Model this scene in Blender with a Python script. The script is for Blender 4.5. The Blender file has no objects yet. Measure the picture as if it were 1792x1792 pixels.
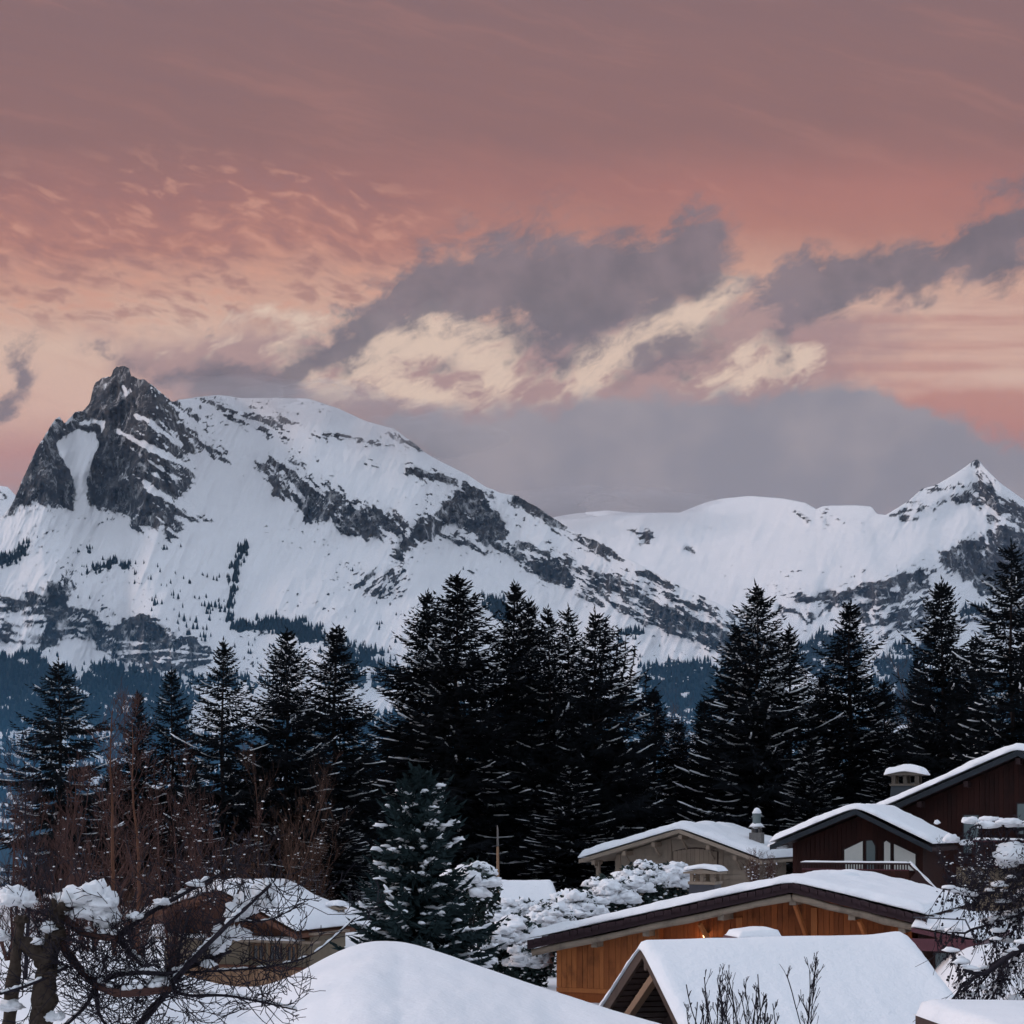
import bpy, math, random
import numpy as np
from mathutils import Vector, Matrix, Euler, noise as mnoise

scene = bpy.context.scene
col = scene.collection
R_ = math.radians

# ------------------------------------------------------------------ camera
F = 2842.0          # focal length in units of 1/1792 of the frame width
HY = 1450.0         # eye level, measured down the frame in the same units
ZC = 8.0            # eye height
cam_d = bpy.data.cameras.new('camera'); cam = bpy.data.objects.new('camera', cam_d); col.objects.link(cam)
cam.location = (0, 0, ZC); cam.rotation_euler = (R_(90), 0, 0)
cam_d.sensor_fit = 'HORIZONTAL'; cam_d.sensor_width = 36.0
cam_d.lens = 36.0 * F / 1792.0
cam_d.shift_y = (HY - 896.0) / 1792.0
cam_d.clip_start = 0.1; cam_d.clip_end = 60000
scene.camera = cam

# ------------------------------------------------------------------ exposure
vs = scene.view_settings
vs.view_transform = 'Standard'; vs.look = 'None'; vs.gamma = 1.0; vs.use_curve_mapping = False
vs.exposure = 0.0
scene.cycles.use_denoising = True
scene.cycles.use_light_tree = False
scene.cycles.max_bounces = 5
scene.cycles.use_adaptive_sampling = True
scene.cycles.adaptive_threshold = 0.03
scene.cycles.diffuse_bounces = 2
scene.cycles.volume_bounces = 0
scene.cycles.caustics_reflective = False
scene.cycles.caustics_refractive = False

# ------------------------------------------------------------------ sun
SUN_EL, SUN_AZ = R_(24), R_(-78)       # low in the west, to the left of the view
sd = bpy.data.lights.new('sun', 'SUN'); sun = bpy.data.objects.new('sun', sd); col.objects.link(sun)
sd.energy = 1.25; sd.angle = R_(14); sd.color = (1.0, 0.78, 0.72)
sdir = Vector((math.sin(SUN_AZ) * math.cos(SUN_EL), math.cos(SUN_AZ) * math.cos(SUN_EL), math.sin(SUN_EL)))
sun.rotation_euler = sdir.to_track_quat('Z', 'Y').to_euler()
sun.location = (-60, 10, 60)

# ------------------------------------------------------------------ node helper
class NT:
    def __init__(s, tree): s.t = tree; s.n = tree.nodes; s.l = tree.links
    def new(s, typ, **kw):
        nd = s.n.new(typ)
        for k, v in kw.items(): setattr(nd, k, v)
        return nd
    def put(s, sock, v):
        if isinstance(v, V): s.l.new(v.s, sock)
        elif isinstance(v, bpy.types.NodeSocket): s.l.new(v, sock)
        elif v is not None: sock.default_value = v
    def math(s, op, a, b=None, c=None, clamp=False):
        nd = s.new('ShaderNodeMath', operation=op, use_clamp=clamp)
        s.put(nd.inputs[0], a)
        if b is not None: s.put(nd.inputs[1], b)
        if c is not None: s.put(nd.inputs[2], c)
        return V(s, nd.outputs[0])
    def comb(s, x, y, z):
        nd = s.new('ShaderNodeCombineXYZ')
        for i, v in enumerate((x, y, z)): s.put(nd.inputs[i], v)
        return nd.outputs[0]
    def noise(s, vec, scale, detail=4, rough=0.55, distort=0.0):
        nd = s.new('ShaderNodeTexNoise'); s.put(nd.inputs['Vector'], vec)
        nd.inputs['Scale'].default_value = scale; nd.inputs['Detail'].default_value = detail
        nd.inputs['Roughness'].default_value = rough; nd.inputs['Distortion'].default_value = distort
        return V(s, nd.outputs['Fac'])
    def smooth(s, x, a, b):
        nd = s.new('ShaderNodeMapRange', interpolation_type='SMOOTHSTEP')
        s.put(nd.inputs[0], x); s.put(nd.inputs[1], a); s.put(nd.inputs[2], b)
        nd.inputs[3].default_value = 0; nd.inputs[4].default_value = 1
        return V(s, nd.outputs[0])
    def mix(s, f, a, b):
        nd = s.new('ShaderNodeMix', data_type='RGBA')
        s.put(nd.inputs[0], f)
        for i, v in ((6, a), (7, b)):
            if isinstance(v, tuple) and len(v) == 3: v = (*v, 1)
            s.put(nd.inputs[i], v)
        return nd.outputs[2]
    def ramp(s, f, stops, interp='EASE'):
        nd = s.new('ShaderNodeValToRGB'); nd.color_ramp.interpolation = interp
        e = nd.color_ramp.elements
        while len(e) < len(stops): e.new(0.5)
        for el, (p, c) in zip(e, stops): el.position = p; el.color = (*c, 1)
        s.put(nd.inputs[0], f); return nd.outputs[0]
class V:
    def __init__(s, nt, sock): s.nt = nt; s.s = sock
    def __add__(s, o): return s.nt.math('ADD', s, o)
    __radd__ = __add__
    def __sub__(s, o): return s.nt.math('SUBTRACT', s, o)
    def __rsub__(s, o): return s.nt.math('SUBTRACT', o, s)
    def __mul__(s, o): return s.nt.math('MULTIPLY', s, o)
    __rmul__ = __mul__
    def __truediv__(s, o): return s.nt.math('DIVIDE', s, o)

def lin(r, g, b):
    f = lambda c: (c / 255 / 12.92) if c / 255 <= 0.04045 else ((c / 255 + 0.055) / 1.055) ** 2.4
    return (f(r), f(g), f(b))

# ------------------------------------------------------------------ sky
def build_world():
    w = bpy.data.worlds.new('World'); scene.world = w; w.use_nodes = True
    t = NT(w.node_tree)
    for nd in list(t.n): t.n.remove(nd)
    out = t.new('ShaderNodeOutputWorld'); bg = t.new('ShaderNodeBackground')
    t.l.new(bg.outputs[0], out.inputs[0])
    sky = t.new('ShaderNodeTexSky', sky_type='NISHITA'); sky.sun_disc = False
    sky.sun_elevation = R_(4); sky.sun_rotation = SUN_AZ
    sky.altitude = 1100; sky.air_density = 1.0; sky.dust_density = 0.6; sky.ozone_density = 2.0
    tc = t.new('ShaderNodeTexCoord'); sep = t.new('ShaderNodeSeparateXYZ')
    t.l.new(tc.outputs['Generated'], sep.inputs[0])
    dx, dy, dz = (V(t, sep.outputs[i]) for i in range(3))
    vdir = tc.outputs['Generated']
    # direction measured as tangents from due ahead (east of the sunset), 1 unit = 100 of the frame's 1792
    ym = t.math('MAXIMUM', dy, 0.2)
    u0 = dx / ym * (F / 100) + 8.96
    v0 = 14.5 - dz / ym * (F / 100)
    P0 = t.comb(u0, v0, 0.0)
    n1 = t.noise(P0, 0.42, 3, 0.6); n2 = t.noise(t.comb(u0 + 31.0, v0 - 17.0, 3.0), 0.42, 3, 0.6)
    n3 = t.noise(t.comb(u0 - 11.0, v0 + 7.0, 9.0), 1.4, 7, 0.66)
    n4 = t.noise(t.comb(u0 + 51.0, v0 + 27.0, 5.0), 1.3, 4, 0.6)
    u = u0 + (n1 - 0.5) * 2.0 + (n3 - 0.5) * 0.9
    v = v0 + (n2 - 0.5) * 1.5 + (n4 - 0.5) * 0.8
    def blobs(lst, uu, vv):
        vec = t.comb(uu, vv, 0.0); tot = None
        for (cx, cy, rx, ry, ang, st) in lst:
            mp = t.new('ShaderNodeMapping', vector_type='TEXTURE'); t.l.new(vec, mp.inputs['Vector'])
            mp.inputs['Location'].default_value = (cx / 100, cy / 100, 0); mp.inputs['Rotation'].default_value = (0, 0, R_(ang))
            mp.inputs['Scale'].default_value = (rx / 100 * 2.3, ry / 100 * 2.3, 1)
            g = t.new('ShaderNodeTexGradient', gradient_type='QUADRATIC_SPHERE'); t.l.new(mp.outputs[0], g.inputs[0])
            g = V(t, g.outputs['Fac'])
            tot = g * (st * 1.25) if tot is None else t.math('MULTIPLY_ADD', g, st * 1.25, tot)
        return tot
    # high sheet: mauve above, salmon, then pale peach towards the ridge
    vr = v0 + (n1 - 0.5) * 1.2 + (n3 - 0.5) * 0.3 + (u0 - 8.96) * 0.02
    stops = [(0.0, lin(137, 108, 109)), (0.12, lin(142, 109, 108)), (0.26, lin(145, 109, 107)), (0.36, lin(162, 115, 110)),
             (0.46, lin(180, 128, 117)), (0.55, lin(204, 160, 143)), (0.65, lin(215, 183, 166)), (0.78, lin(212, 176, 162)),
             (0.86, lin(186, 142, 138)), (1.0, lin(158, 145, 153))]
    base = t.ramp(vr / 9.0, stops, 'LINEAR')
    # fine slanting streaks and ripples in the high sheet
    ca, sa = math.cos(R_(14)), math.sin(R_(14))
    su = (u0 * ca + v0 * sa); sv = (v0 * ca - u0 * sa)
    streak = t.noise(t.comb(su * 0.22, sv * 2.2 + (n1 - 0.5) * 1.6, 1.0), 1.0, 5, 0.6)
    ca, sa = math.cos(R_(-24)), math.sin(R_(-24))
    wu = (u0 * ca + v0 * sa); wv = (v0 * ca - u0 * sa)
    rip = t.noise(t.comb(su * 1.5 + (n2 - 0.5) * 2.4, sv * 3.8 + (n1 - 0.5) * 2.4, 4.0), 1.0, 4, 0.55)
    wis = t.noise(t.comb(wu * 1.1 + (n1 - 0.5) * 2.0, wv * 2.4 + (n2 - 0.5) * 2.0, 14.0), 1.0, 7, 0.64)
    ripm = t.smooth(blobs([(250, 420, 420, 110, 6, 1.0), (600, 430, 260, 90, 20, 0.8), (100, 500, 300, 70, 0, 0.7), (1200, 330, 500, 60, 0, 0.3)], u0, v0), 0.12, 0.7)
    base = t.mix(t.smooth(rip, 0.46, 0.64) * ripm * 0.60, base, lin(156, 115, 113))
    base = t.mix(t.smooth(rip, 0.50, 0.32) * ripm * 0.55, base, lin(212, 157, 137))
    low = t.smooth(v0, 5.5, 1.0)
    base = t.mix(t.smooth(streak, 0.45, 0.75) * 0.30 * low, base, lin(126, 103, 109))
    base = t.mix(t.smooth(streak, 0.5, 0.25) * 0.28, base, lin(184, 130, 119))
    # right-hand part of the sheet is rosier
    rose = t.smooth(blobs([(1640, 340, 420, 90, -4, 0.45), (1150, 320, 420, 70, 4, 0.4), (1690, 712, 190, 36, 3, 1.2), (1750, 770, 50, 50, 0, 1.1), (800, 775, 80, 20, 0, 0.9)], u, v0 + (n2 - 0.5) * 0.5), 0.2, 0.95)
    base = t.mix(rose * 0.7, base, lin(180, 121, 113))
    band = t.noise(t.comb(u0 * 0.18, v0 * 3.0, 7.0), 1.0, 4, 0.6)
    peach = t.smooth(blobs([(1640, 580, 240, 70, -6, 1.0), (1560, 640, 200, 40, 0, 0.8)], u, v), 0.2, 0.8)
    base = t.mix(peach * 0.75, base, t.mix(t.smooth(band, 0.35, 0.65), lin(186, 136, 128), lin(208, 168, 154)))
    # mauve veil, torn open on the bright sky behind it
    veil = t.smooth(blobs([(950, 650, 460, 85, 0, 1.1), (560, 650, 170, 60, -14, 0.8), (1300, 620, 260, 80, -12, 0.9), (380, 650, 200, 46, 10, 0.9), (700, 735, 200, 46, 8, 1.0)], u, v) + (wis - 0.5) * 0.9, 0.12, 0.85)
    base = t.mix(veil * 0.8, base, t.mix(n4, lin(146, 124, 130), lin(176, 144, 143)))
    cb = blobs([(640, 600, 110, 44, -24, 1.2), (790, 585, 120, 50, -6, 1.3), (860, 640, 80, 40, 10, 0.9), (740, 690, 120, 30, 12, 1.0), (1110, 595, 140, 42, -28, 1.4), (1035, 670, 50, 44, -45, 1.1),
                (1300, 645, 100, 40, -10, 1.2), (1230, 550, 90, 40, -38, 1.2), (540, 675, 80, 30, 30, 1.0), (430, 585, 190, 40, -10, 0.7), (1400, 650, 60, 30, 10, 0.8)], u0 + (n1 - 0.5) * 1.4, v0 + (n2 - 0.5) * 1.2)
    cream = t.smooth(cb + ((wis - 0.5) * 4.4 + (n3 - 0.5) * 1.4) * t.smooth(cb, 0.02, 0.5), 0.30, 1.30)
    base = t.mix(cream * 0.92, base, lin(223, 198, 180))
    # grey-violet broken cloud in front of the sheet
    dark = blobs([(530, 645, 100, 26, -42, 0.9), (640, 565, 110, 44, -28, 1.1), (765, 515, 110, 42, -8, 1.0), (940, 460, 150, 90, 0, 1.25), (990, 555, 130, 52, 16, 1.1),
                  (1110, 495, 150, 62, -22, 1.15), (1205, 445, 95, 70, -32, 1.05), (1235, 370, 50, 46, -20, 0.8), (1420, 490, 85, 50, -22, 1.05), (1550, 480, 140, 40, -16, 0.95), (1740, 420, 140, 66, -16, 1.2),
                  (1390, 590, 44, 90, 38, 0.8), (950, 640, 90, 30, 18, 0.8), (770, 640, 60, 20, 10, 0.7), (1190, 625, 120, 26, -32, 0.95), (360, 655, 130, 26, 12, 0.7),
                  (450, 690, 90, 22, 8, 0.8), (40, 645, 46, 36, -40, 1.2), (175, 625, 40, 13, 0, 0.6), (370, 590, 15, 36, 30, 0.6), (10, 705, 34, 20, -36, 0.7)], u, v)
    dm = t.smooth(dark + ((wis - 0.5) * 2.4 + (n3 - 0.5) * 0.9) * t.smooth(dark, 0.02, 0.4), 0.24, 1.10)
    dcol = t.mix(t.smooth(n1 * 0.6 + n4 * 0.4, 0.36, 0.62), lin(110, 106, 115), lin(134, 122, 129))
    base = t.mix(dm * 0.92, base, dcol)
    # soft grey fog bank lying on the far ridge
    fog = blobs([(1080, 780, 260, 76, 0, 1.0), (1320, 770, 280, 66, 0, 1.0), (1000, 860, 300, 60, 0, 1.0), (1510, 745, 160, 58, 12, 0.9), (1590, 800, 110, 50, 14, 0.9),
                 (1800, 830, 110, 50, 0, 0.9), (880, 790, 130, 60, 10, 0.8), (720, 745, 110, 30, 12, 0.55), (1400, 850, 260, 60, 0, 1.0)], u0 + (n1 - 0.5) * 1.0 + (n3 - 0.5) * 0.9, v0 + (n2 - 0.5) * 0.8 + (n4 - 0.5) * 0.8)
    fm = t.smooth(fog + (wis - 0.5) * 0.8 * t.smooth(fog, 0.05, 0.5), 0.24, 0.85)
    fcol = t.mix(t.smooth(n1, 0.35, 0.65), lin(144, 140, 149), lin(158, 150, 156))
    base = t.mix(fm, base, fcol)
    # away from the sunset: even, brighter blue-grey evening cloud that lights the snow
    hi = t.noise(vdir, 2.2, 5, 0.6)
    over = t.mix(t.smooth(hi, 0.3, 0.7), (0.54, 0.63, 0.77), (0.66, 0.70, 0.79))
    over = t.mix(t.smooth(dz, -0.1, 0.6), (0.36, 0.375, 0.43), over)
    skyc = t.new('ShaderNodeMix', data_type='RGBA', blend_type='ADD'); skyc.inputs[0].default_value = 0.05
    t.l.new(over, skyc.inputs[6]); t.l.new(sky.outputs[0], skyc.inputs[7])
    fr = Vector((0.0, math.cos(R_(18)), math.sin(R_(18))))
    front = (dx * fr.x + dy * fr.y) + dz * fr.z
    bg2 = t.new('ShaderNodeBackground'); t.l.new(skyc.outputs[2], bg2.inputs[0])
    t.l.new(base, bg.inputs[0])
    ms = t.new('ShaderNodeMixShader'); t.put(ms.inputs[0], t.smooth(front, 0.70, 0.93))
    t.l.new(bg2.outputs[0], ms.inputs[1]); t.l.new(bg.outputs[0], ms.inputs[2]); t.l.new(ms.outputs[0], out.inputs[0])
    w.cycles.sampling_method = 'MANUAL'; w.cycles.sample_map_resolution = 512
build_world()

# ------------------------------------------------------------------ small helpers
def P(px, py, Y): return Vector(((px - 896.0) / F * Y, Y, ZC + (HY - py) / F * Y))
def U(n, Y): return n / F * Y              # frame units to metres at distance Y

def sm(x, a, b):
    t = np.clip((x - a) / (b - a), 0, 1); return t * t * (3 - 2 * t)
def _h(ix, iy, s):
    n = (ix.astype(np.int64) * 374761393 + iy.astype(np.int64) * 668265263 + s * 144269504) & 0xffffffff
    n = ((n ^ (n >> 13)) * 1274126177) & 0xffffffff
    n = ((n ^ (n >> 16)) * 2246822519) & 0xffffffff
    return ((n ^ (n >> 15)) & 0xffffff) / float(0x1000000)
def vnoise(x, y, s=0):
    x = np.asarray(x, float); y = np.asarray(y, float)
    ix = np.floor(x); iy = np.floor(y); fx = x - ix; fy = y - iy
    fx = fx * fx * fx * (fx * (fx * 6 - 15) + 10); fy = fy * fy * fy * (fy * (fy * 6 - 15) + 10)
    a = _h(ix, iy, s); b = _h(ix + 1, iy, s); c = _h(ix, iy + 1, s); d = _h(ix + 1, iy + 1, s)
    return (a + (b - a) * fx) * (1 - fy) + (c + (d - c) * fx) * fy
def fbm(x, y, s=0, o=4, g=0.5):
    t = 0; a = 1; m = 0
    for i in range(o):
        t = t + a * vnoise(x * 2 ** i + 17.3 * i, y * 2 ** i - 9.1 * i, s + i); m += a; a *= g
    return t / m
def ridged(x, y, s=0, o=4):
    t = 0; a = 1; m = 0
    for i in range(o):
        t = t + a * (1 - np.abs(2 * vnoise(x * 2 ** i + 5.3 * i, y * 2 ** i + 3.1 * i, s + i) - 1)); m += a; a *= 0.5
    return t / m
def boxblur(a, rx, ry):
    def b1(a, r, ax):
        if r < 1: return a
        pad = [(0, 0), (0, 0)]; pad[ax] = (r + 1, r)
        c = np.cumsum(np.pad(a, pad, mode='edge'), axis=ax)
        n = a.shape[ax]
        hi = np.take(c, np.arange(2 * r + 1, 2 * r + 1 + n), axis=ax); lo = np.take(c, np.arange(0, n), axis=ax)
        return (hi - lo) / (2 * r + 1)
    for _ in range(2): a = b1(b1(a, rx, 1), ry, 0)
    return a

def setp(o, label=None, cat=None, group=None, kind=None):
    if label: o['label'] = label
    if cat: o['category'] = cat
    if group: o['group'] = group
    if kind: o['kind'] = kind
    return o
def empty(name, loc, rz=0.0, label=None, cat=None, group=None):
    o = bpy.data.objects.new(name, None); col.objects.link(o)
    o.location = loc; o.rotation_euler = (0, 0, rz); o.empty_display_size = 0.3
    return setp(o, label, cat, group)
def link(name, me, parent=None):
    o = bpy.data.objects.new(name, me); col.objects.link(o)
    if parent is not None: o.parent = parent
    return o
class MB:
    def __init__(s): s.v = []; s.f = []
    def add(s, vs, fs):
        n = len(s.v); s.v.extend(vs); s.f.extend([tuple(i + n for i in f) for f in fs])
    def box(s, x0, x1, y0, y1, z0, z1):
        s.add([(x0, y0, z0), (x1, y0, z0), (x1, y1, z0), (x0, y1, z0), (x0, y0, z1), (x1, y0, z1), (x1, y1, z1), (x0, y1, z1)],
              [(0, 3, 2, 1), (4, 5, 6, 7), (0, 1, 5, 4), (1, 2, 6, 5), (2, 3, 7, 6), (3, 0, 4, 7)])
        return s
    def prism(s, poly, y0, y1):      # poly in x,z, counter-clockwise seen from -y
        n = len(poly)
        s.add([(x, y0, z) for x, z in poly] + [(x, y1, z) for x, z in poly],
              [tuple(range(n)), tuple(range(2 * n - 1, n - 1, -1))] + [(i, i + n, (i + 1) % n + n, (i + 1) % n) for i in range(n)])
        return s
    def beam(s, a, b, w, h, up=(0, 0, 1)):
        a = Vector(a); b = Vector(b); d = (b - a).normalized(); x = d.cross(Vector(up)).normalized(); z = x.cross(d)
        vs = [tuple(p + x * (sx * w / 2) + z * (sz * h / 2)) for p in (a, b) for sx, sz in ((-1, -1), (1, -1), (1, 1), (-1, 1))]
        s.add(vs, [(0, 1, 2, 3), (7, 6, 5, 4), (0, 4, 5, 1), (1, 5, 6, 2), (2, 6, 7, 3), (3, 7, 4, 0)])
        return s
    def tube(s, pts, rad, n=5, cap=True):
        pts = [Vector(p) for p in pts]; m = len(pts)
        if m < 2: return s
        vs = []; ref = Vector((0.3, 0.5, 0.8))
        for i, p in enumerate(pts):
            d = (pts[min(i + 1, m - 1)] - pts[max(i - 1, 0)])
            if d.length < 1e-9: d = Vector((0, 0, 1))
            d.normalize(); x = d.cross(ref)
            if x.length < 1e-3: x = d.cross(Vector((1, 0, 0)))
            x.normalize(); y = d.cross(x)
            r = rad[i] if hasattr(rad, '__len__') else rad
            for k in range(n):
                a = 2 * math.pi * k / n; vs.append(tuple(p + x * (r * math.cos(a)) + y * (r * math.sin(a))))
        fs = [(i * n + k, i * n + (k + 1) % n, (i + 1) * n + (k + 1) % n, (i + 1) * n + k) for i in range(m - 1) for k in range(n)]
        if cap: fs += [tuple(range(n - 1, -1, -1)), tuple(range((m - 1) * n, m * n))]
        s.add(vs, fs); return s
    def lathe(s, prof, c=(0, 0, 0), n=14):
        vs = [(c[0] + r * math.cos(2 * math.pi * k / n), c[1] + r * math.sin(2 * math.pi * k / n), c[2] + z) for r, z in prof for k in range(n)]
        fs = [(i * n + k, i * n + (k + 1) % n, (i + 1) * n + (k + 1) % n, (i + 1) * n + k) for i in range(len(prof) - 1) for k in range(n)]
        fs += [tuple(range(n - 1, -1, -1)), tuple(range((len(prof) - 1) * n, len(prof) * n))]
        s.add(vs, fs); return s
    def mesh(s, name, mat, smooth=False):
        me = bpy.data.meshes.new(name); me.from_pydata([tuple(p) for p in s.v], [], s.f)
        me.materials.append(mat)
        if smooth: me.polygons.foreach_set('use_smooth', [True] * len(me.polygons))
        me.update(); return me
    def build(s, name, mat, parent=None, smooth=False):
        return link(name, s.mesh(name, mat, smooth), parent)
def np_mesh(name, verts, quads, mat, smooth=True, attrs=None):
    me = bpy.data.meshes.new(name)
    me.vertices.add(len(verts)); me.vertices.foreach_set('co', np.asarray(verts, np.float32).ravel())
    k = quads.shape[1]; n = len(quads)
    me.loops.add(n * k); me.loops.foreach_set('vertex_index', quads.astype(np.int32).ravel())
    me.polygons.add(n); me.polygons.foreach_set('loop_start', np.arange(0, n * k, k, dtype=np.int32))
    me.polygons.foreach_set('loop_total', np.full(n, k, np.int32))
    me.update(calc_edges=True)
    if smooth: me.polygons.foreach_set('use_smooth', np.ones(n, bool))
    for nm, arr in (attrs or {}).items():
        at = me.attributes.new(nm, 'FLOAT', 'POINT'); at.data.foreach_set('value', np.asarray(arr, np.float32).ravel())
    me.materials.append(mat); me.validate(); return me
def grid_quads(nr, nc):
    i = np.arange(nr - 1)[:, None] * nc + np.arange(nc - 1)[None, :]
    return np.stack([i, i + 1, i + nc + 1, i + nc], -1).reshape(-1, 4)

# icosphere template
def _ico(sub):
    import bmesh
    bm = bmesh.new(); bmesh.ops.create_icosphere(bm, subdivisions=sub, radius=1.0)
    vs = [v.co.copy() for v in bm.verts]; fs = [tuple(v.index for v in f.verts) for f in bm.faces]; bm.free(); return vs, fs
ICO2 = _ico(2); ICO3 = _ico(3); ICO1 = _ico(1)
def lump(mb, c, rx, ry, rz, rng, ico=None, amp=0.35, freq=1.6, rot=0.0):
    vs, fs = ico or ICO2
    off = Vector((rng.uniform(-50, 50), rng.uniform(-50, 50), rng.uniform(-50, 50))); c = Vector(c)
    cr, sr = math.cos(rot), math.sin(rot); out = []
    for v in vs:
        k = 1 + amp * mnoise.noise(v * freq + off) + amp * 0.5 * mnoise.noise(v * freq * 2.3 + off)
        x, y, z = v.x * rx * k, v.y * ry * k, v.z * rz * k
        if z < 0: z *= 0.45
        out.append((c.x + x * cr - y * sr, c.y + x * sr + y * cr, c.z + z))
    mb.add(out, fs)

# ------------------------------------------------------------------ materials
def mat(name, fn):
    m = bpy.data.materials.new(name); m.use_nodes = True
    t = NT(m.node_tree); b = m.node_tree.nodes['Principled BSDF']; fn(t, b); return m
def bump(t, b, h, strength, dist):
    nd = t.new('ShaderNodeBump'); nd.inputs['Strength'].default_value = strength; nd.inputs['Distance'].default_value = dist
    t.put(nd.inputs['Height'], h); t.l.new(nd.outputs[0], b.inputs['Normal'])
def objco(t): return t.new('ShaderNodeTexCoord').outputs['Object']
def geoco(t): return t.new('ShaderNodeNewGeometry').outputs['Position']
def scaled(t, vec, s, loc=(0, 0, 0)):
    nd = t.new('ShaderNodeMapping'); t.l.new(vec, nd.inputs['Vector']); nd.inputs['Scale'].default_value = s; nd.inputs['Location'].default_value = loc
    return nd.outputs[0]
def m_snow(scale=1.0, base=(0.86, 0.88, 0.92), bs=0.5):
    def fn(t, b):
        co = geoco(t)
        n = t.noise(co, 0.8 * scale, 3, 0.6); n2 = t.noise(co, 9 * scale, 2, 0.6)
        c = t.mix(n, tuple(x * 0.95 for x in base), base)
        t.l.new(c, b.inputs['Base Color']); b.inputs['Roughness'].default_value = 0.75
        b.inputs['Specular IOR Level'].default_value = 0.25
        bump(t, b, n * 0.7 + n2 * 0.3, bs, 0.12 / scale)
    return fn
M = {}
M['snow'] = mat('snow', m_snow(1.0))
M['snow_small'] = mat('snow_clumps', m_snow(3.0, bs=0.6))
def plain(c, rough=0.8, spec=0.3, var=0.25, sc=4.0):
    def fn(t, b):
        n = t.noise(geoco(t), sc, 4, 0.6)
        t.l.new(t.mix(n, tuple(x * (1 - var) for x in c), tuple(x * (1 + var) for x in c)), b.inputs['Base Color'])
        b.inputs['Roughness'].default_value = rough; b.inputs['Specular IOR Level'].default_value = spec
    return fn
def wood(c1, c2, grain='z', per_object=0.35, stain=0.3, rough=0.7):
    def fn(t, b):
        co = objco(t)
        s = {'z': (22, 22, 1.2), 'x': (1.2, 22, 22), 'y': (22, 1.2, 22)}[grain]
        oi = t.new('ShaderNodeObjectInfo')
        rnd = V(t, oi.outputs['Random'])
        g = t.noise(scaled(t, co, s), 1.0, 5, 0.65, 0.6)
        st = t.noise(scaled(t, co, (1.4, 1.4, 0.7)), 1.0, 5, 0.65)
        f = t.math('ADD', g * 0.55 + 0.05, rnd * per_object, clamp=True)
        c = t.mix(f, c1, c2)
        c = t.mix(t.smooth(st, 0.48, 0.72) * stain, c, tuple(x * 0.35 for x in c1))
        t.l.new(c, b.inputs['Base Color']); b.inputs['Roughness'].default_value = rough
        b.inputs['Specular IOR Level'].default_value = 0.2
        bump(t, b, g, 0.4, 0.01)
    return fn
M['needles'] = mat('spruce_needles', plain((0.013, 0.016, 0.020), 0.9, 0.05, 0.45, 0.6))
M['needles_blue'] = mat('blue_green_needles', plain((0.026, 0.044, 0.048), 0.9, 0.05, 0.4, 1.5))
M['bark'] = mat('dark_bark', plain((0.030, 0.024, 0.024), 0.95, 0.1, 0.4, 6))
M['twig_red'] = mat('red_brown_twigs', plain((0.072, 0.038, 0.034), 0.85, 0.1, 0.4, 2))
M['twig_brown'] = mat('brown_twigs', plain((0.075, 0.042, 0.032), 0.85, 0.1, 0.4, 2))
M['twig_dark'] = mat('dark_twigs', plain((0.022, 0.019, 0.026), 0.85, 0.1, 0.4, 4))
M['bark_pale'] = mat('mottled_pollard_bark', plain((0.055, 0.042, 0.035), 0.95, 0.1, 0.8, 18))
M['stem_ochre'] = mat('ochre_stem_bark', plain((0.11, 0.052, 0.034), 0.85, 0.1, 0.35, 5))
M['hedge'] = mat('dark_hedge_leaves', plain((0.022, 0.036, 0.034), 0.8, 0.15, 0.4, 3))
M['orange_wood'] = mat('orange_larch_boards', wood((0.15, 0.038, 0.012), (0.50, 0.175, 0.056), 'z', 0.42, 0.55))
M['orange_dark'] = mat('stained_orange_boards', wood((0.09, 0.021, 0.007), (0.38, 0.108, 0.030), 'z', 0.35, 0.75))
M['grey_log'] = mat('weathered_log', wood((0.13, 0.105, 0.085), (0.42, 0.33, 0.25), 'x', 0.1, 0.5))
M['eave'] = mat('dark_tile_edge', plain((0.034, 0.019, 0.023), 0.8, 0.2, 0.35, 7))
M['roof'] = mat('dark_roof_boards', plain((0.060, 0.038, 0.034), 0.85, 0.2, 0.35, 5))
M['grey_wood'] = mat('grey_brown_timber', wood((0.17, 0.135, 0.11), (0.40, 0.31, 0.235), 'x', 0.3, 0.35))
M['grey_wood_v'] = mat('grey_brown_vertical_timber', wood((0.16, 0.12, 0.095), (0.38, 0.285, 0.21), 'z', 0.3, 0.3))
M['red_wood'] = mat('dark_red_brown_boards', wood((0.012, 0.004, 0.004), (0.050, 0.013, 0.009), 'z', 0.35, 0.5))
M['red_trim'] = mat('dark_trim_wood', plain((0.032, 0.017, 0.018), 0.75, 0.2, 0.3, 6))
M['blue_trim'] = mat('dark_blue_green_fascia', plain((0.012, 0.018, 0.026), 0.6, 0.3, 0.25, 6))
M['curtain'] = mat('pale_curtain', plain((0.74, 0.73, 0.69), 0.9, 0.1, 0.08, 8))
M['glass'] = mat('window_glass', lambda t, b: (b.inputs['Base Color'].__setattr__('default_value', (0.03, 0.035, 0.045, 1)), b.inputs['Roughness'].__setattr__('default_value', 0.08)))
M['glass_dull'] = mat('grey_window_glass', lambda t, b: (b.inputs['Base Color'].__setattr__('default_value', (0.13, 0.17, 0.18, 1)), b.inputs['Roughness'].__setattr__('default_value', 0.15)))
M['stucco'] = mat('beige_stucco', plain((0.24, 0.195, 0.145), 0.9, 0.1, 0.2, 3))
M['brown_wood'] = mat('brown_terrace_boards', wood((0.10, 0.055, 0.032), (0.30, 0.185, 0.115), 'z', 0.4, 0.3))
M['brown_red'] = mat('brown_red_gable_boards', wood((0.055, 0.022, 0.016), (0.16, 0.072, 0.045), 'z', 0.35, 0.4))
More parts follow.
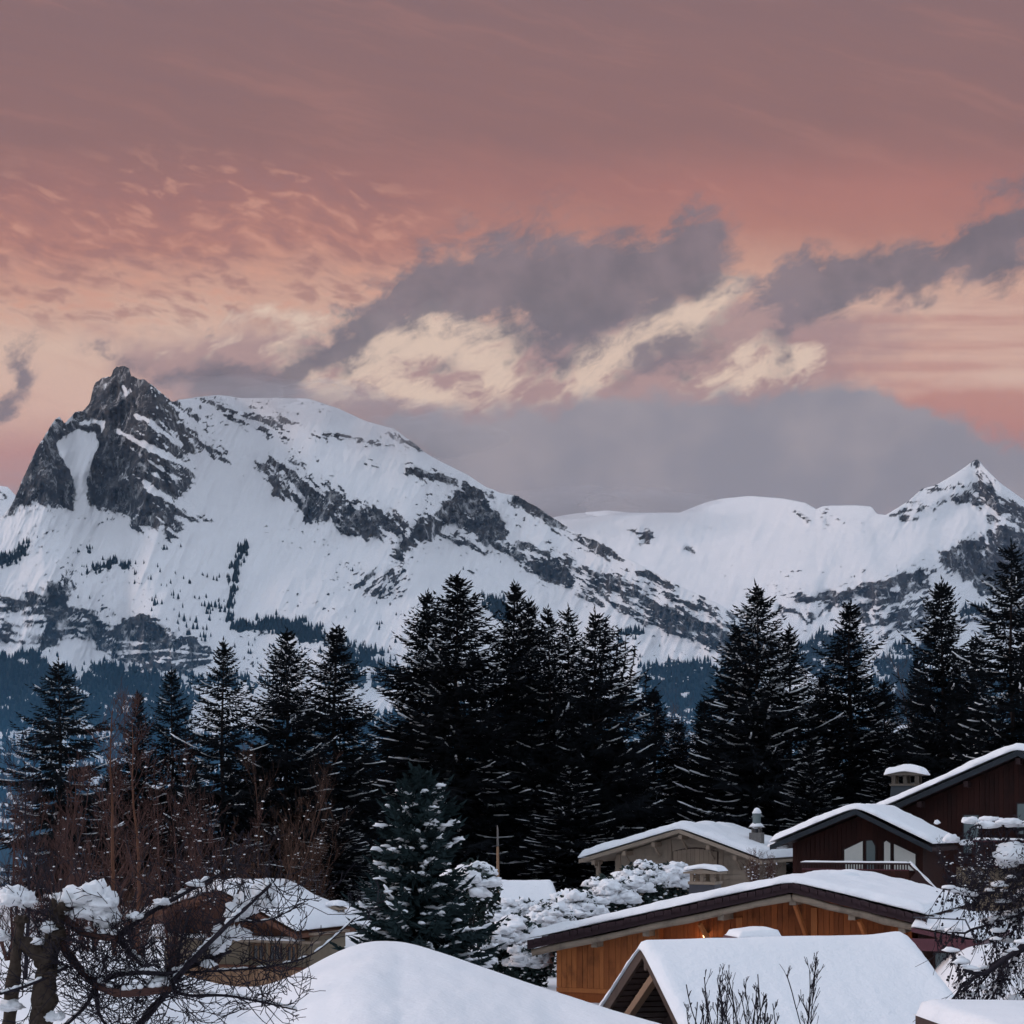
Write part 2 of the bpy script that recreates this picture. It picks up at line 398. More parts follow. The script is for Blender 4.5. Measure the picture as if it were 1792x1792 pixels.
M['metal_dark'] = mat('dark_metal', plain((0.03, 0.032, 0.045), 0.5, 0.5, 0.2, 6))
M['metal_red'] = mat('dark_red_metal', plain((0.085, 0.022, 0.032), 0.5, 0.4, 0.2, 6))
M['dark_stone'] = mat('dark_stone', plain((0.10, 0.088, 0.075), 0.9, 0.1, 0.4, 8))
M['dark_wood'] = mat('dark_brown_beam', wood((0.030, 0.018, 0.014), (0.095, 0.058, 0.042), 'x', 0.3, 0.4))
M['stone'] = mat('chimney_stone', plain((0.16, 0.15, 0.145), 0.9, 0.1, 0.45, 8))
M['slate'] = mat('green_grey_chimney_cladding', plain((0.026, 0.034, 0.042), 0.7, 0.3, 0.3, 5))
M['rust_board'] = mat('rusty_boards', plain((0.22, 0.075, 0.05), 0.8, 0.2, 0.3, 5))
def m_lamp(t, b):
    b.inputs['Base Color'].default_value = (1, 0.8, 0.5, 1); b.inputs['Emission Color'].default_value = (1, 0.72, 0.38, 1); b.inputs['Emission Strength'].default_value = 6.0
M['lamp'] = mat('lit_lamp_globe', m_lamp)

def m_mountain(t, b):
    at = t.new('ShaderNodeAttribute', attribute_name='rock'); rk = V(t, at.outputs['Fac'])
    aw = t.new('ShaderNodeAttribute', attribute_name='wood'); wd = V(t, aw.outputs['Fac'])
    co = geoco(t)
    n = t.noise(co, 0.13, 5, 0.75); nf = t.noise(co, 0.016, 5, 0.6)
    led = t.noise(scaled(t, co, (0.010, 0.010, 0.055)), 1.0, 5, 0.7)
    nz = t.new('ShaderNodeSeparateXYZ'); t.l.new(t.new('ShaderNodeNewGeometry').outputs['Normal'], nz.inputs[0])
    flat = t.smooth(V(t, nz.outputs[2]), 0.45, 0.85)
    dust = t.noise(scaled(t, co, (0.03, 0.03, 0.018)), 1.0, 6, 0.75)
    fac = t.smooth(rk + (n - 0.5) * 0.75 + (led - 0.5) * 1.1 - flat * 0.22 - 0.04, 0.36, 0.62) * t.smooth(dust, 0.66, 0.50)
    st = t.noise(scaled(t, co, (0.02, 0.02, 0.028)), 1.0, 7, 0.75)
    rock = t.ramp(st, [(0.28, (0.014, 0.016, 0.020)), (0.46, (0.040, 0.042, 0.048)), (0.58, (0.085, 0.080, 0.080)), (0.75, (0.24, 0.225, 0.22))], 'LINEAR')
    brown = t.noise(co, 0.0028, 3, 0.5)
    rock = t.mix(t.smooth(brown, 0.45, 0.65) * 0.4, rock, (0.085, 0.068, 0.060))
    snow = t.mix(nf, (0.73, 0.72, 0.735), (0.82, 0.81, 0.82))
    c = t.mix(fac, snow, rock)
    c = t.mix(t.smooth(wd + (n - 0.5) * 0.5, 0.40, 0.62), c, (0.020, 0.028, 0.030))
    t.l.new(c, b.inputs['Base Color']); b.inputs['Roughness'].default_value = 0.85; b.inputs['Specular IOR Level'].default_value = 0.1
    h = t.noise(co, 0.03, 7, 0.62) * (fac * 0.9 + 0.10)
    bump(t, b, h, 0.9, 26.0)
M['mountain'] = mat('alpine_rock_and_snow', m_mountain)
M['far_trees'] = mat('far_conifers', plain((0.014, 0.022, 0.026), 0.95, 0.05, 0.4, 0.01))

# ================================================================== mountains
def strip(pts, th):
    pts = [Vector((p[0], p[1])) for p in pts]; a = []; b = []
    for i, p in enumerate(pts):
        d = (pts[min(i + 1, len(pts) - 1)] - pts[max(i - 1, 0)]).normalized(); n = Vector((-d.y, d.x))
        k = th / 2 * (0.55 if i in (0, len(pts) - 1) else 1.0)
        a.append(tuple(p + n * k)); b.append(tuple(p - n * k))
    return a + b[::-1]
def poly_sd(px, py, poly):
    n = len(poly); ins = np.zeros(px.shape, bool); d2 = np.full(px.shape, 1e18)
    for i in range(n):
        x0, y0 = poly[i]; x1, y1 = poly[(i + 1) % n]
        ex, ey = x1 - x0, y1 - y0; L = ex * ex + ey * ey + 1e-9
        tt = np.clip(((px - x0) * ex + (py - y0) * ey) / L, 0, 1)
        d2 = np.minimum(d2, (px - x0 - tt * ex) ** 2 + (py - y0 - tt * ey) ** 2)
        c = ((y0 > py) != (y1 > py)) & (px < ex * (py - y0) / (ey if abs(ey) > 1e-9 else 1e-9) + x0)
        ins ^= c
    d = np.sqrt(d2); return np.where(ins, d, -d)
def field(px, py, regions, seed):
    out = np.zeros(px.shape)
    for k, (poly, dens, ang, edge) in enumerate(regions):
        xs = [p[0] for p in poly]; ys = [p[1] for p in poly]
        m = (px > min(xs) - 25) & (px < max(xs) + 25) & (py > min(ys) - 25) & (py < max(ys) + 25)
        if not m.any(): continue
        x = px[m]; y = py[m]
        s = poly_sd(x, y, poly) + edge * 3.0 * (fbm(x / 17, y / 17, seed + k * 7, 5, 0.72) - 0.5)
        soft = np.clip(s / 6.5 + 0.52, 0, 1)
        ca, sa = math.cos(R_(ang)), math.sin(R_(ang))
        al = x * ca + y * sa; ac = y * ca - x * sa
        q = 0.45 * fbm(al / 40, ac / 9, seed + 3 + k, 4, 0.6) + 0.55 * fbm(al / 15, ac / 4.6, seed + 40 + k, 4, 0.68)
        thr = 0.5 + 0.34 * (0.5 - dens)
        fill = sm(q, thr - 0.06, thr + 0.06) if dens < 0.97 else 1.0
        # thin broken ledges round about
        halo = np.clip((s + 15) / 12, 0, 1) * sm(q, 0.535, 0.60) * (0.9 if dens > 0.5 else 0.6)
        out[m] = np.maximum(out[m], np.maximum(soft * fill, halo))
    return out

HEAD = [(13, 898), (30, 865), (50, 821), (70, 774), (97, 732), (117, 744), (147, 715), (160, 690), (160, 672), (181, 658), (194, 655), (196, 642), (218, 636), (232, 656), (248, 662), (265, 668), (289, 690), (295, 711), (314, 734), (338, 761), (347, 777), (332, 791), (318, 795), (337, 834), (335, 855), (311, 871), (298, 880), (342, 905), (368, 913), (322, 918), (305, 948), (291, 948), (285, 922), (234, 925), (231, 901), (201, 895), (154, 881), (151, 861), (134, 881), (127, 888), (64, 878), (44, 881)]
ROCK_A = [
    ([(190, 668), (194, 648), (202, 636), (220, 634), (232, 650), (240, 668)], 0.98, 80, 3),
    (HEAD, 0.76, 34, 7), ([(150, 690), (165, 665), (230, 655), (290, 690), (250, 745), (170, 770), (150, 735)], 0.86, 80, 5),
    ([(160, 800), (200, 765), (245, 800), (250, 870), (235, 900), (155, 880)], 0.90, 60, 8),
    ([(15, 897), (40, 838), (68, 778), (97, 738), (112, 775), (118, 822), (130, 850), (127, 886), (64, 878)], 0.88, 78, 6),
    (strip([(348, 776), (375, 790), (400, 806)], 16), 0.6, 33, 7), (strip([(290, 695), (315, 710)], 9), 0.9, 30, 4), (strip([(322, 720), (350, 735)], 9), 0.8, 30, 4),
    (strip([(350, 697), (398, 714), (445, 733), (494, 746)], 9), 0.85, 20, 5), (strip([(398, 732), (437, 746)], 8), 0.6, 20, 5), (strip([(455, 748), (478, 758), (502, 768)], 9), 0.6, 20, 5),
    (strip([(545, 760), (568, 767)], 8), 0.9, 12, 4), (strip([(577, 758), (620, 766), (668, 779)], 8), 0.85, 14, 5), (strip([(487, 730), (505, 738), (525, 742)], 8), 0.7, 14, 4),
    (strip([(668, 757), (700, 763), (715, 775), (736, 785)], 16), 0.45, 35, 6), (strip([(640, 780), (690, 786)], 8), 0.5, 10, 4),
    ([(440, 826), (455, 806), (480, 802), (527, 829), (560, 840), (594, 854), (614, 876), (648, 882), (698, 906), (721, 918), (701, 935), (648, 945), (601, 933), (581, 911), (541, 913), (527, 898), (504, 883), (477, 866), (467, 837)], 0.66, 48, 8),
    ([(541, 880), (590, 860), (592, 890), (560, 912), (541, 910)], 0.9, 50, 6), ([(600, 905), (640, 890), (660, 910), (640, 940), (605, 930)], 0.8, 50, 6),
    (strip([(510, 808), (560, 822), (610, 832)], 8), 0.4, 15, 5), (strip([(640, 808), (660, 812)], 6), 0.7, 10, 3),
    ([(733, 911), (762, 893), (800, 862), (834, 862), (854, 889), (887, 916), (884, 945), (849, 953), (829, 931), (788, 918), (755, 940), (708, 960), (711, 938)], 0.93, 35, 7),
    (strip([(711, 821), (740, 830), (775, 838), (808, 851)], 11), 0.85, 18, 5), (strip([(735, 832), (800, 848)], 7), 0.7, 15, 4), ([(812, 850), (850, 858), (864, 872), (850, 880), (820, 866)], 0.7, 40, 6),
    (strip([(897, 867), (920, 878), (955, 900), (991, 927)], 24), 0.96, 33, 5), (strip([(866, 872), (890, 884), (920, 905)], 12), 0.5, 35, 6),
    (strip([(989, 925), (1020, 944), (1060, 962), (1096, 985)], 13), 0.78, 33, 6), (strip([(1045, 960), (1064, 980)], 8), 0.8, 45, 4),
    (strip([(770, 935), (805, 948), (850, 962), (905, 965)], 18), 0.5, 30, 7), ([(618, 1022), (640, 1002), (668, 1000), (700, 992), (714, 1000), (710, 1025), (690, 1045), (640, 1042)], 0.58, -40, 8),
    (strip([(688, 972), (716, 984)], 12), 0.6, 15, 5), (strip([(800, 985), (830, 1005)], 14), 0.35, 30, 6),
    ([(880, 925), (905, 934), (956, 960), (1020, 988), (1079, 1008), (1112, 1016), (1179, 1044), (1212, 1077), (1274, 1111), (1263, 1146), (1221, 1124), (1179, 1112), (1146, 1100), (1112, 1077), (1045, 1062), (1000, 1032), (960, 1020), (925, 1000), (885, 965)], 0.56, 27, 8),
    (strip([(925, 985), (960, 1000), (1000, 1024)], 22), 0.8, 25, 8), (strip([(1135, 1060), (1180, 1078), (1215, 1095)], 18), 0.85, 25, 7),
    ([(1195, 1068), (1225, 1082), (1290, 1115), (1340, 1150), (1300, 1165), (1255, 1142), (1205, 1112)], 0.93, 30, 7),
    ([(1118, 1000), (1140, 1003), (1168, 1009), (1189, 1028), (1165, 1030), (1140, 1015)], 0.75, 28, 6), (strip([(1228, 1038), (1250, 1046)], 9), 0.85, 20, 4), (strip([(1180, 1050), (1230, 1066), (1262, 1090)], 12), 0.5, 28, 6),
    ([(1230, 1060), (1290, 1075), (1350, 1110), (1420, 1160), (1400, 1185), (1300, 1130)], 0.6, 30, 8),
    # lower cliffs on the left
    ([(-60, 1030), (30, 1032), (75, 1040), (80, 1062), (76, 1120), (30, 1132), (-60, 1120)], 0.52, 12, 9),
    ([(84, 1022), (108, 1014), (124, 1040), (116, 1055), (130, 1068), (155, 1070), (170, 1085), (205, 1097), (232, 1082), (252, 1078), (290, 1105), (300, 1122), (340, 1115), (372, 1132), (366, 1165), (300, 1172), (268, 1178), (200, 1155), (175, 1135), (158, 1112), (116, 1108), (100, 1117), (74, 1137), (80, 1090)], 0.74, 8, 7),
    ([(210, 1092), (235, 1080), (255, 1076), (285, 1100), (298, 1120), (260, 1112)], 0.93, 0, 5), ([(85, 1025), (105, 1018), (118, 1050), (125, 1075), (95, 1100), (82, 1090)], 0.93, 70, 5),
    (strip([(112, 1010), (130, 1030)], 10), 0.7, 60, 4),
]
SNOW_A = [
    [(112, 762), (140, 752), (167, 757), (174, 777), (163, 801), (153, 834), (149, 878), (134, 881), (131, 848), (121, 821), (104, 801), (100, 776)],
    strip([(138, 742), (160, 738), (180, 742), (178, 760)], 9), strip([(214, 672), (222, 690), (230, 682)], 9),
    strip([(236, 726), (262, 738), (300, 768), (318, 780)], 9), strip([(206, 754), (250, 778), (300, 802), (335, 818)], 11),
    strip([(250, 842), (275, 862), (300, 872)], 12), strip([(232, 830), (260, 846)], 6), strip([(175, 1116), (215, 1124), (270, 1126)], 5), strip([(180, 1140), (230, 1142), (300, 1138), (365, 1146)], 5), strip([(300, 1158), (370, 1152)], 5), strip([(115, 1098), (160, 1102)], 8),
]
WOOD_A = [
    ([(-120, 1150), (0, 1150), (70, 1146), (95, 1175), (140, 1185), (180, 1166), (260, 1180), (330, 1192), (345, 1230), (310, 1300), (220, 1290), (150, 1265), (50, 1275), (-120, 1290)], 0.86, 20, 7),
    ([(413, 1090), (450, 1098), (455, 1088), (490, 1085), (560, 1105), (572, 1122), (520, 1116), (480, 1100), (440, 1106), (415, 1106)], 0.97, 0, 5),
    ([(540, 1150), (600, 1130), (660, 1140), (700, 1155), (720, 1190), (660, 1180), (600, 1165)], 0.40, 10, 9),
    ([(1120, 1172), (1160, 1168), (1200, 1160), (1262, 1165), (1330, 1180), (1330, 1240), (1200, 1245), (1120, 1220)], 0.80, 0, 7),
    (strip([(850, 1046), (875, 1070), (890, 1085)], 26), 0.95, 40, 5), (strip([(1085, 1112), (1120, 1108)], 10), 0.7, 0, 5),
    (strip([(425, 960), (404, 1030), (398, 1095)], 7), 0.75, 90, 4), (strip([(150, 1004), (180, 992), (200, 985), (226, 998)], 5), 0.85, -20, 3), (strip([(-20, 990), (20, 978), (50, 960)], 7), 0.75, -20, 4),
    (strip([(230, 1190), (300, 1200), (380, 1190), (470, 1200)], 26), 0.45, 10, 9), (strip([(560, 1200), (640, 1190), (700, 1210)], 20), 0.45, 5, 8),
    ([(-120, 1290), (300, 1290), (700, 1250), (900, 1240), (1300, 1235), (1500, 1240), (2020, 1260), (2020, 1600), (-120, 1600)], 0.66, 15, 10),
]
SKY_A = [(-260, 1030), (-120, 965), (-40, 930), (0, 908), (20, 885), (40, 838), (68, 778), (97, 734), (104, 731), (112, 742), (130, 724), (147, 718), (158, 702), (163, 680), (168, 668), (181, 662), (195, 659), (198, 648), (204, 642), (216, 640), (226, 645), (229, 658), (245, 663), (262, 670), (285, 690), (300, 702), (330, 697), (380, 691), (430, 697), (480, 696), (540, 698), (590, 714), (640, 737), (690, 751), (722, 773), (745, 793), (780, 812), (820, 832), (850, 852), (880, 864), (905, 867), (940, 888), (985, 919), (1010, 930), (1050, 951), (1095, 975), (1150, 1005), (1200, 1030), (1260, 1058), (1320, 1098), (1380, 1150), (1450, 1200), (1600, 1262), (1800, 1330), (2050, 1400)]

SKY_B = [(-300, 900), (-100, 868), (0, 850), (14, 852), (30, 870), (120, 930), (500, 960), (900, 920), (985, 902), (1010, 898), (1060, 893), (1100, 897), (1190, 897), (1232, 880), (1262, 873), (1310, 868), (1370, 872), (1410, 880), (1428, 891), (1440, 886), (1480, 884), (1525, 886), (1535, 899), (1550, 901), (1575, 886), (1590, 876), (1612, 856), (1640, 848), (1670, 830), (1700, 809), (1710, 803), (1725, 820), (1750, 845), (1792, 875), (1850, 905), (2020, 960), (2200, 1010)]
ROCK_B = [
    (strip([(-20, 860), (14, 870)], 16), 0.5, 40, 6),
    (strip([(1081, 918), (1100, 922), (1116, 927)], 6), 0.7, 15, 3), ([(1112, 930), (1130, 927), (1147, 941), (1138, 950), (1118, 946)], 0.6, -20, 5), (strip([(1203, 958), (1214, 964)], 6), 0.8, 30, 3), (strip([(1030, 935), (1060, 940)], 5), 0.4, 10, 3),
    ([(1699, 800), (1712, 800), (1720, 818), (1708, 820)], 0.95, 70, 3), (strip([(1702, 824), (1712, 832)], 9), 0.9, 30, 4), (strip([(1722, 829), (1744, 843)], 9), 0.8, 38, 4),
    (strip([(1608, 857), (1640, 855), (1675, 850), (1706, 852)], 12), 0.55, -2, 6), ([(1664, 872), (1690, 862), (1714, 870), (1712, 888), (1680, 886)], 0.65, -20, 6), (strip([(1640, 888), (1668, 880)], 12), 0.6, -30, 5),
    (strip([(1702, 850), (1730, 862), (1760, 885), (1800, 912)], 30), 0.72, 38, 8), (strip([(1730, 905), (1770, 920), (1800, 925)], 14), 0.5, 30, 7), (strip([(1548, 901), (1580, 893), (1608, 886)], 14), 0.55, -15, 6), (strip([(1575, 905), (1600, 915)], 14), 0.4, -40, 6), (strip([(1612, 866), (1630, 880)], 10), 0.5, 70, 5),
    (strip([(1389, 896), (1414, 912)], 8), 0.5, 30, 5), (strip([(1434, 904), (1445, 920)], 8), 0.5, 60, 4), (strip([(1447, 897), (1470, 901)], 5), 0.6, 10, 3), (strip([(1495, 920), (1515, 928)], 11), 0.5, 20, 5),
    ([(1646, 970), (1666, 957), (1696, 948), (1724, 931), (1752, 918), (1780, 929), (1860, 940), (1860, 1040), (1735, 1039), (1716, 1042), (1702, 1024), (1682, 1007), (1677, 998), (1654, 987)], 0.86, 75, 7),
    ([(1690, 985), (1760, 960), (1840, 980), (1840, 1030), (1735, 1036), (1705, 1020)], 0.97, 80, 6),
    ([(1368, 1042), (1385, 1036), (1403, 1035), (1406, 1047), (1459, 1037), (1495, 1028), (1543, 1012), (1565, 1008), (1613, 999), (1626, 1008), (1626, 1029), (1579, 1042), (1546, 1048), (1495, 1042), (1459, 1057), (1412, 1056)], 0.84, -12, 6),
    (strip([(1455, 1052), (1446, 1068), (1436, 1078)], 12), 0.8, -60, 5), ([(1505, 1052), (1560, 1048), (1626, 1036), (1632, 1074), (1620, 1112), (1579, 1104), (1512, 1130), (1499, 1084)], 0.56, -14, 8),
    (strip([(1502, 1078), (1512, 1064), (1520, 1092)], 14), 0.8, 70, 5), ([(1396, 1072), (1418, 1068), (1428, 1088), (1414, 1102)], 0.45, 50, 6), ([(1366, 1062), (1392, 1064), (1390, 1078), (1370, 1074)], 0.7, 5, 5),
    (strip([(1630, 1000), (1650, 985), (1672, 1000)], 10), 0.6, -30, 6), ([(1680, 1060), (1720, 1050), (1800, 1060), (1800, 1120), (1700, 1110)], 0.5, 20, 8),
]
WOOD_B = [
    ([(1390, 1130), (1430, 1112), (1470, 1108), (1510, 1135), (1500, 1190), (1400, 1205)], 0.62, 0, 8), ([(1530, 1150), (1560, 1138), (1620, 1128), (1640, 1150), (1600, 1190), (1540, 1180)], 0.6, 5, 8),
    (strip([(1680, 1075), (1720, 1070)], 20), 0.7, 10, 7), ([(1340, 1180), (1500, 1195), (1560, 1185), (2000, 1180), (2000, 1320), (1340, 1320)], 0.72, 5, 9),
]
class Mount: pass
def mountain(name, skyl, rocks, snows, woods, x0, x1, step, pyb, nrow, Yb, tan_fn, seed, jag, power=1.0, hb=26, keep=0.35, fine=1.0):
    cx = np.arange(x0, x1, step); nc = len(cx)
    sx = [p[0] for p in skyl]; sy = [p[1] for p in skyl]
    sky = np.interp(cx, sx, sy)
    t = (np.arange(nrow) / (nrow - 1)) ** power
    PX = np.repeat(cx[None, :], nrow, 0)
    PY = sky[None, :] + (pyb - sky[None, :]) * t[:, None]
    rock = field(PX, PY, rocks, seed)
    for k, s in enumerate(snows):
        sdv = poly_sd(PX, PY, s) + 7 * (fbm(PX / 12, PY / 12, seed + 200 + k, 3, 0.6) - 0.5)
        rock *= 1 - np.clip(sdv / 2.5 + 0.5, 0, 1)
    # sparse little outcrops
    sp = fbm(PX / 9, PY / 5, seed + 300, 3, 0.6); zone = sm(fbm(PX / 90, PY / 50, seed + 310, 3), 0.52, 0.68)
    rock = np.maximum(rock, sm(sp, 0.69, 0.76) * zone * 0.9)
    sp2 = fbm(PX / 14 + PY / 40, PY / 3.2, seed + 320, 4, 0.65); zone3 = sm(fbm(PX / 120, PY / 40, seed + 330, 3), 0.50, 0.62)
    rock = np.maximum(rock, sm(sp2, 0.70, 0.77) * zone3 * 0.8)
    wood = field(PX, PY, woods, seed + 500)
    # ragged skyline where rock meets the sky
    rk0 = boxblur(rock, 3, 2)[2]
    sky_j = sky + jag * rk0 * 9 * (fbm(cx / 9, cx * 0 + 3.3, seed + 9, 4, 0.65) - 0.55) + 1.2 * (fbm(cx / 25, cx * 0, seed + 8, 4) - 0.5)
    PY = sky_j[None, :] + (pyb - sky_j[None, :]) * t[:, None]
    v = (HY - PY) / F
    steep = boxblur(rock, int(9 / step), 4)
    tn = tan_fn(PX, PY) * (1 - steep) + 1.9 * steep
    tn = boxblur(tn, int(16 / step), 3)
    dv = v[:-1] - v[1:]
    tm = 0.5 * (tn[:-1] + tn[1:]); vm = 0.5 * (v[:-1] + v[1:])
    dl = dv / np.maximum(tm - vm, 0.12)
    lnY = np.zeros_like(PX); lnY[:-1] = np.cumsum(dl[::-1], 0)[::-1]
    # keep neighbouring columns in step with each other, then add relief
    g_y = np.polyval(np.polyfit(PY.ravel()[::7] / 1000, lnY.ravel()[::7], 2), PY / 1000); dlt = lnY - g_y; lnY = g_y + keep * dlt + (1 - keep) * boxblur(dlt, int(hb / step), 0)
    Yb_arr = Yb(cx)[None, :]
    rel = 0.016 * (fbm(PX / 150 + PY / 260, PY / 170, seed + 61, 4) - 0.5) + fine * 0.012 * (ridged((PX + 0.45 * PY) / 52, PY / 150, seed + 62, 4) - 0.6)
    rr = boxblur(rock, int(5 / step), 1); zone2 = 0.35 + 1.3 * sm(fbm(PX / 130, PY / 110, seed + 67, 3), 0.42, 0.62)
    rel = rel + rr * (0.018 * (ridged(PX / 22, PY / 46, seed + 63, 4) - 0.6) + 0.006 * (fbm(PX / 6, PY / 5, seed + 64, 3, 0.6) - 0.5))
    rel = rel + fine * 0.0026 * (fbm(PX / 11 + PY / 30, PY / 60 - PX / 90, seed + 65, 4, 0.6) - 0.5) * (1 - rr) * zone2
    rel = rel + 0.0010 * (fbm(PX / 8, PY / 7, seed + 66, 3, 0.6) - 0.5) * (1 - rr)
    fade = np.clip(t * 14, 0, 1)[:, None]
    Y = Yb_arr * np.exp(lnY) * (1 - rel * (0.25 + 0.75 * fade))
    X = (PX - 896) / F * Y; Z = ZC + v * Y
    # the far side of the ridge
    bx = []; by = []; bz = []
    for k in range(1, 8):
        q = k * 0.03
        bx.append(X[0] * (1 + q * 0.6)); by.append(Y[0] * (1 + q)); bz.append(Z[0] - Y[0] * q * (0.25 + 0.06 * k))
    X2 = np.concatenate([np.array(bx)[::-1], X]); Y2 = np.concatenate([np.array(by)[::-1], Y]); Z2 = np.concatenate([np.array(bz)[::-1], Z])
    pad = np.repeat(rock[:1], 7, 0); padw = np.repeat(wood[:1], 7, 0)
    me = np_mesh(name, np.stack([X2, Y2, Z2], -1).reshape(-1, 3), grid_quads(nrow + 7, nc)[:, ::-1], M['mountain'], True,
                 {'rock': np.concatenate([pad, rock]), 'wood': np.concatenate([padw, wood])})
    o = link(name, me); o['kind'] = 'structure'
    m = Mount(); m.cx = cx; m.PY = PY; m.Y = Y; m.wood = wood; m.step = step; m.x0 = x0; m.rock = rock; return m
def m_loc(m, px, py):
    i = int(round((px - m.x0) / m.step)); i = min(max(i, 0), len(m.cx) - 1)
    c = m.PY[:, i]
    if py < c[0]: return None
    Y = float(np.interp(py, c, m.Y[:, i])); j = int(np.searchsorted(c, py)); j = min(j, len(c) - 1)
    return P(px, py, Y), float(m.wood[j, i]), float(m.rock[j, i])
def tan_a(px, py):
    base = 0.72 + 0.22 * (fbm(px / 170, py / 120, 77, 3) - 0.5) * 2
    return np.where(py > 1230, 0.42, base) * sm(py, 1300, 1150) + 0.42 * (1 - sm(py, 1300, 1150))
def tan_b(px, py): return 0.50 + 0.25 * (fbm(px / 220, py / 90, 99, 3) - 0.5) + 0.35 * sm(px, 1500, 1700) * sm(py, 960, 860)
MA = mountain('mountain', SKY_A, ROCK_A, SNOW_A, WOOD_A, -200, 2000, 2.0, 1580, 350, lambda x: 2500 + 0 * x, tan_a, 11, 1.0, 1.0)
MBk = mountain('mountain_far', SKY_B, ROCK_B, [], WOOD_B, -280, 2180, 2.8, 1330, 200, lambda x: 5000 + 250 * np.sin(x / 300), tan_b, 31, 0.8, 1.0, 70, 0.05, 0.35)

# valley floor, out to the horizon
gx = np.linspace(-9000, 9000, 61); gy = np.concatenate([np.linspace(420, 3000, 30), np.linspace(3200, 11000, 26)])
GX, GY = np.meshgrid(gx, gy)
GZ = ZC - 260 - 40 * fbm(GX / 900, GY / 900, 5, 3) + 60 * sm(GY, 7000, 11000)
o = link('valley_ground', np_mesh('valley_ground', np.stack([GX, GY, GZ], -1).reshape(-1, 3), grid_quads(len(gy), len(gx)), M['snow'])); o['kind'] = 'structure'

# conifers of the far slopes: one mass
def far_forest():
    rng = random.Random(5); vs = []; fs = []
    def tree(p, h):
        r = h * rng.uniform(0.17, 0.25); n = 5; a0 = rng.uniform(0, 6.28); base = len(vs)
        for (zz, rr) in ((0.0, r * 0.7), (0.12, r), (0.55, r * 0.55)):
            for k in range(n):
                a = a0 + 2 * math.pi * k / n; q = rr * rng.uniform(0.75, 1.2)
                vs.append((p.x + q * math.cos(a), p.y + q * math.sin(a), p.z + h * zz - h * 0.06))
        vs.append((p.x, p.y, p.z + h))
        for k in range(n):
            k2 = (k + 1) % n
            fs.append((base + k, base + k2, base + n + k2)); fs.append((base + k, base + n + k2, base + n + k))
            fs.append((base + n + k, base + n + k2, base + 2 * n + k2)); fs.append((base + n + k, base + 2 * n + k2, base + 2 * n + k))
            fs.append((base + 2 * n + k, base + 2 * n + k2, base + 3 * n))
    def scatter(m, x0, x1, y0, y1, sp, hpx):
        y = y0
        while y < y1:
            x = x0 + rng.uniform(0, sp)
            while x < x1:
                px = x + rng.uniform(-sp, sp) * 0.6; py = y + rng.uniform(-sp, sp) * 0.5
                r = m_loc(m, px, py)
                if r and r[1] > 0.35 + rng.uniform(0, 0.3): tree(r[0], U(hpx * rng.uniform(0.6, 1.25), r[0].y))
                x += sp
            y += sp * 0.75
    scatter(MA, -20, 1400, 950, 1150, 3.6, 11)
    scatter(MA, -20, 1300, 1150, 1300, 5.6, 13)
    scatter(MA, -20, 1250, 1300, 1440, 11.0, 17)
    scatter(MBk, 1330, 1800, 1050, 1300, 5.0, 12)
    # stray trees dotted over the snow
    for (a, b, c, d, n, h) in ((60, 330, 940, 1060, 26, 8), (230, 400, 1000, 1140, 46, 9), (310, 420, 1060, 1150, 30, 11), (560, 720, 1120, 1200, 60, 8), (560, 900, 980, 1120, 24, 6), (1080, 1260, 1110, 1160, 16, 7), (410, 560, 1100, 1180, 26, 8), (1500, 1640, 1110, 1150, 16, 8), (0, 120, 1140, 1180, 20, 10), (150, 330, 1160, 1200, 40, 11)):
        for _ in range(n):
            r = m_loc(MA if a < 1480 else MBk, rng.uniform(a, b), rng.uniform(c, d))
            if r and r[2] < 0.4:
                for _ in range(rng.choice((1, 1, 2, 3))):
                    q = r[0] + Vector((rng.uniform(-8, 8), 0, 0)); tree(q, U(h * rng.uniform(0.6, 1.3), q.y))
    me = np_mesh('far_forest', np.array(vs), np.array(fs), M['far_trees'], False)
    o = link('far_forest', me); setp(o, 'blue-dark conifer woods on the lower mountain slopes', 'forest', kind='stuff')
    return len(fs)
print('far forest tris', far_forest())

